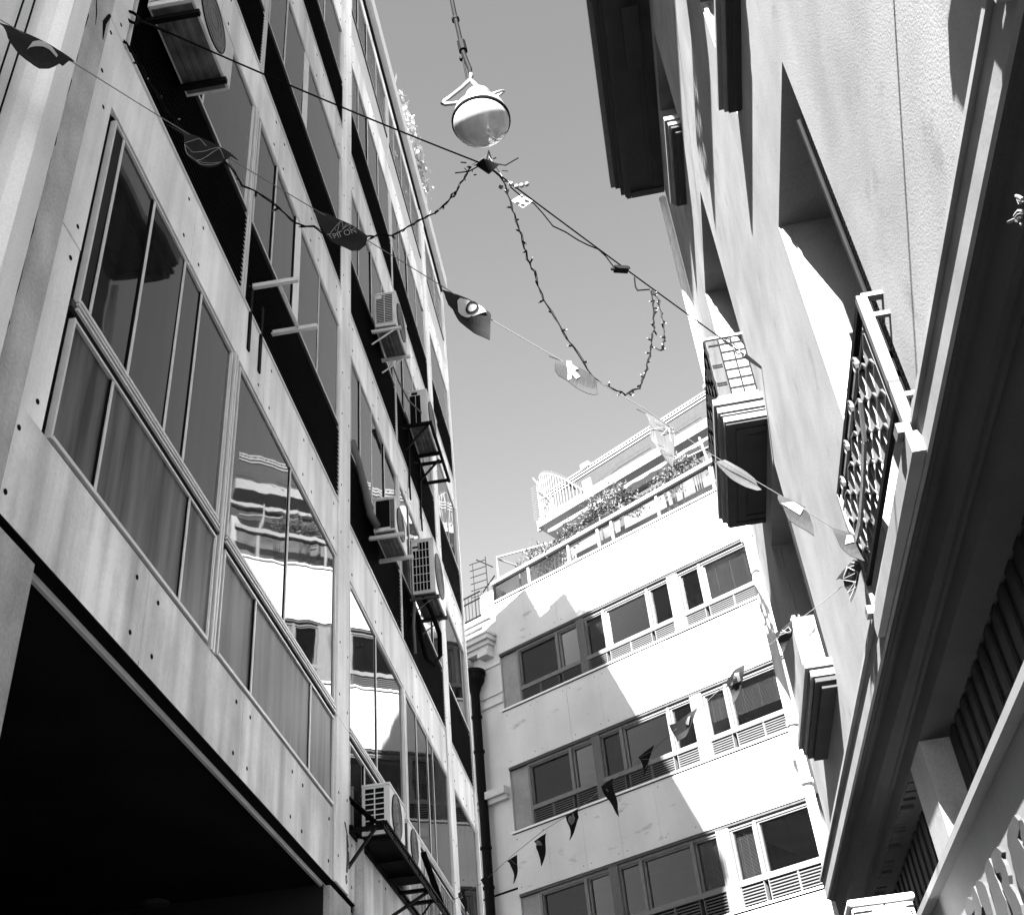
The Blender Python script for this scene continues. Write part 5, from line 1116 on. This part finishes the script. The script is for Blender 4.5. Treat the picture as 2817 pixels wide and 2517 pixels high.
# ------------------------------------------------------------------ bunting
wire('bunting_string', [Vector(p) for p in STR1], .003, 'pale string of pennants running from the panelled office down to the near iron balcony', 'cable_pale', 'string', 'bunting strings')
wire('bunting_string', [Vector(p) for p in STR2], .003, 'pale string of pennants from the near iron balcony to the far end of the office', 'cable_pale', 'string', 'bunting strings')
FL = {
'A': ('cloth_dark', 'black pennant with a thin pale eye outline, over the stucco wall'),
'B': ('cloth_dark', 'dark see-through pennant with a pale web pattern in front of the black louvres'),
'C': ('cloth_dark', 'black pennant with pale triangle lines and lettering over the first white pilaster'),
'D': ('cloth_dark', 'black pennant with a large pale eye and ring, alone against the sky'),
'E': ('cloth_mid', 'grey curled pennant with a white hand shape against the sky'),
'F': ('cloth_pale', 'pale pennant with white web lines in front of the roof terrace pergola'),
'G': ('cloth_pale', 'plain bright pennant in front of the dark underside of the deep balcony'),
'H': ('cloth_mid', 'grey pennant with a white patch beside the deep balcony shadow'),
'I': ('cloth_mid', 'grey pennant with a small white crescent next to the near iron balcony railing'),
'J': ('cloth_mid', 'grey triangular pennant with white web lines hanging from the foot of the near iron balcony'),
'K': ('cloth_mid', 'grey pennant with white scribble in front of the corner drainpipe'),
'L': ('cloth_mid', 'grey pennant with a white eye patch in front of the middle window row blinds'),
'M': ('cloth_mid', 'grey pennant with a white hand mark in front of the middle row double mullion'),
'N': ('cloth_dark', 'dark pennant with faint web lines over the sunlit edge of the middle louvre grille'),
'O': ('cloth_dark', 'broad black pennant with a tiny pale mark below the middle window row'),
'P': ('cloth_dark', 'black pennant with a white heart below the shaded louvre grille'),
'Q': ('cloth_dark', 'black pennant with a small white mask on the shaded stone wall'),
'R': ('cloth_dark', 'narrow black pennant with one thin pale line, next left of the masked one'),
'S': ('cloth_dark', 'black pennant half hidden behind the black drainpipe'),
'T': ('cloth_dark', 'black pennant with a white square and ring at the lower left end of the string'),
}
def cloth(name, pts, m, nrm, th_=.004, off=0., parent=None, curl=True):
    bm = bmesh.new(); vs = [bm.verts.new(Vector(p)) for p in pts]; bm.faces.new(vs)
    bmesh.ops.triangulate(bm, faces=bm.faces[:]); 
    if curl: bmesh.ops.subdivide_edges(bm, edges=bm.edges[:], cuts=2, use_grid_fill=True)
    c = sum((Vector(p) for p in pts), Vector())/len(pts); n = Vector(nrm)
    if n.dot(Vector((0, 0, CAMZ))-c) < 0: n = -n
    for v in bm.verts:
        if curl:
            d = v.co-c; v.co += n*(.018*math.sin(d.x*17+d.z*13)+.010*math.sin(d.z*29))
        v.co += n*off
        v.co -= (c if parent is None else WL[parent.name])
    me = bpy.data.meshes.new(name); bm.to_mesh(me); bm.free(); me.materials.append(MATS[m]); o = bpy.data.objects.new(name, me); COL.objects.link(o)
    s = o.modifiers.new('solid', 'SOLIDIFY'); s.thickness = th_; s.offset = 0
    if parent is None: o.location = c
    else: o.parent = parent
    return o
for nm, nr, P3, mot, web, txt in FLAGS:
    m, lab = FL[nm]
    n = Vector(nr); c = sum((Vector(p) for p in P3), Vector())/len(P3)
    if n.dot(Vector((0, 0, CAMZ))-c) < 0: n = -n
    t = thing('pennant', lab, 'pennant', tuple(Vector(P3[0])), 'pennants on the bunting strings')
    cloth('cloth', P3, m, nr, parent=t)
    wm = 'cloth_light'
    def lift(p):
        d = Vector(p)-c; return Vector(p)+n*(.018*math.sin(d.x*17+d.z*13)+.010*math.sin(d.z*29)+.006)
    for q in mot:
        b = MB().m(wm)
        if q and q[0] == 'ring':
            A_, B_2 = [lift(p)+n*.006 for p in q[1]], [lift(p)+n*.006 for p in q[2]]; b.m(m)
            for i in range(len(A_)): j = (i+1) % len(A_); b.face([A_[i], A_[j], B_2[j], B_2[i]])
            o = b.build('eye_ring', t)
        else:
            bm = bmesh.new(); vs = [bm.verts.new(Vector(p)) for p in q]; bm.faces.new(vs); bmesh.ops.triangulate(bm, faces=bm.faces[:]); bmesh.ops.subdivide_edges(bm, edges=bm.edges[:], cuts=2, use_grid_fill=True)
            bm.verts.index_update()
            for f in bm.faces: b.face([lift(v.co) for v in f.verts])
            bm.free(); o = b.build('white_patch', t, merge=True)
        s = o.modifiers.new('solid', 'SOLIDIFY'); s.thickness = .003; s.offset = 0
    if web:
        b = MB().m('cloth_light')
        for l in web:
            for i in range(len(l)-1):
                p, q = Vector(l[i]), Vector(l[i+1]); nseg = 4
                for k in range(nseg): b.tube([lift(p.lerp(q, k/nseg)), lift(p.lerp(q, (k+1)/nseg))], .0014 if nm in 'BCNOR' else .002, 4)
        b.build('web_line', t)
    if txt:
        cu = bpy.data.curves.new('lettering', 'FONT'); cu.body = '\u03a4P\u0399\u0393ON'; cu.size = 1; cu.extrude = .01
        to = bpy.data.objects.new('lettering', cu); COL.objects.link(to)
        bpy.context.view_layer.update()
        dg = bpy.context.evaluated_depsgraph_get(); me = bpy.data.meshes.new_from_object(to.evaluated_get(dg))
        bpy.data.objects.remove(to)
        xs = [v.co.x for v in me.vertices]; x0, x1 = min(xs), max(xs)
        p0, p1, p2 = (Vector(p) for p in txt); X = p1-p0; Y = (p2-p0); Y = (Y-X*(Y.dot(X)/X.dot(X))); Y = Y.normalized()*.034
        for v in me.vertices:
            w = p0+X*((v.co.x-x0)/(x1-x0))+Y*(v.co.y/.72); v.co = lift(w)+n*.004-WL[t.name]
        me.materials.append(MATS['cloth_light']); o = bpy.data.objects.new('lettering', me); COL.objects.link(o); o.parent = t

# ------------------------------------------------------------------ camera, sun, sky
cam = bpy.data.cameras.new('camera'); co = bpy.data.objects.new('camera', cam); COL.objects.link(co)
Rm = ((0.986602, -0.151212, -0.061246), (0.139874, 0.590784, 0.794613), (-0.083972, -0.792533, 0.604019))
M = Matrix([[Rm[i][0], -Rm[i][1], -Rm[i][2], (0, 0, CAMZ)[i]] for i in range(3)]+[[0, 0, 0, 1]])
co.matrix_world = M
cam.sensor_width = 36; cam.lens = 3106.8/2817*36; cam.clip_end = 2000; cam.clip_start = .05
sc.camera = co
SD = Vector((.204, .995, -.60)).normalized()       # the way the sunlight travels
sun = bpy.data.lights.new('sun', 'SUN'); so = bpy.data.objects.new('sun', sun); COL.objects.link(so)
sun.energy = 5.0; sun.angle = math.radians(.53); sun.color = (1, 1, 1)
so.rotation_euler = (-SD).to_track_quat('Z', 'Y').to_euler(); so.location = (-4, -20, 30)
w = bpy.data.worlds.new('World'); sc.world = w; w.use_nodes = True
nt = w.node_tree; bg = nt.nodes['Background']
sk = nt.nodes.new('ShaderNodeTexSky'); sk.sky_type = 'NISHITA'; sk.sun_disc = False
el = math.asin(-SD.z); sk.sun_elevation = el; sk.sun_rotation = math.atan2(-SD.x, -SD.y)
sk.air_density = .9; sk.dust_density = .5; sk.ozone_density = 1.0
# the photograph is black and white, as through a warm filter: the sky is used as its grey value
sp3 = nt.nodes.new('ShaderNodeSeparateColor'); nt.links.new(sk.outputs[0], sp3.inputs[0])
cb = nt.nodes.new('ShaderNodeCombineColor')
mxn = nt.nodes.new('ShaderNodeMath'); mxn.operation = 'MULTIPLY_ADD'; mxn.inputs[1].default_value = 1.
md = nt.nodes.new('ShaderNodeMath'); md.operation = 'MULTIPLY'; md.inputs[1].default_value = .0
nt.links.new(sp3.outputs[1], md.inputs[0]); nt.links.new(sp3.outputs[0], mxn.inputs[0]); nt.links.new(md.outputs[0], mxn.inputs[2])
for i in range(3): nt.links.new(mxn.outputs[0], cb.inputs[i])
nt.links.new(cb.outputs[0], bg.inputs['Color']); bg.inputs['Strength'].default_value = .05
sc.view_settings.view_transform = 'Standard'; sc.view_settings.look = 'None'; sc.view_settings.exposure = 3.7; sc.view_settings.gamma = 1
sc.cycles.max_bounces = 8; sc.cycles.transparent_max_bounces = 12; sc.cycles.use_denoising = True
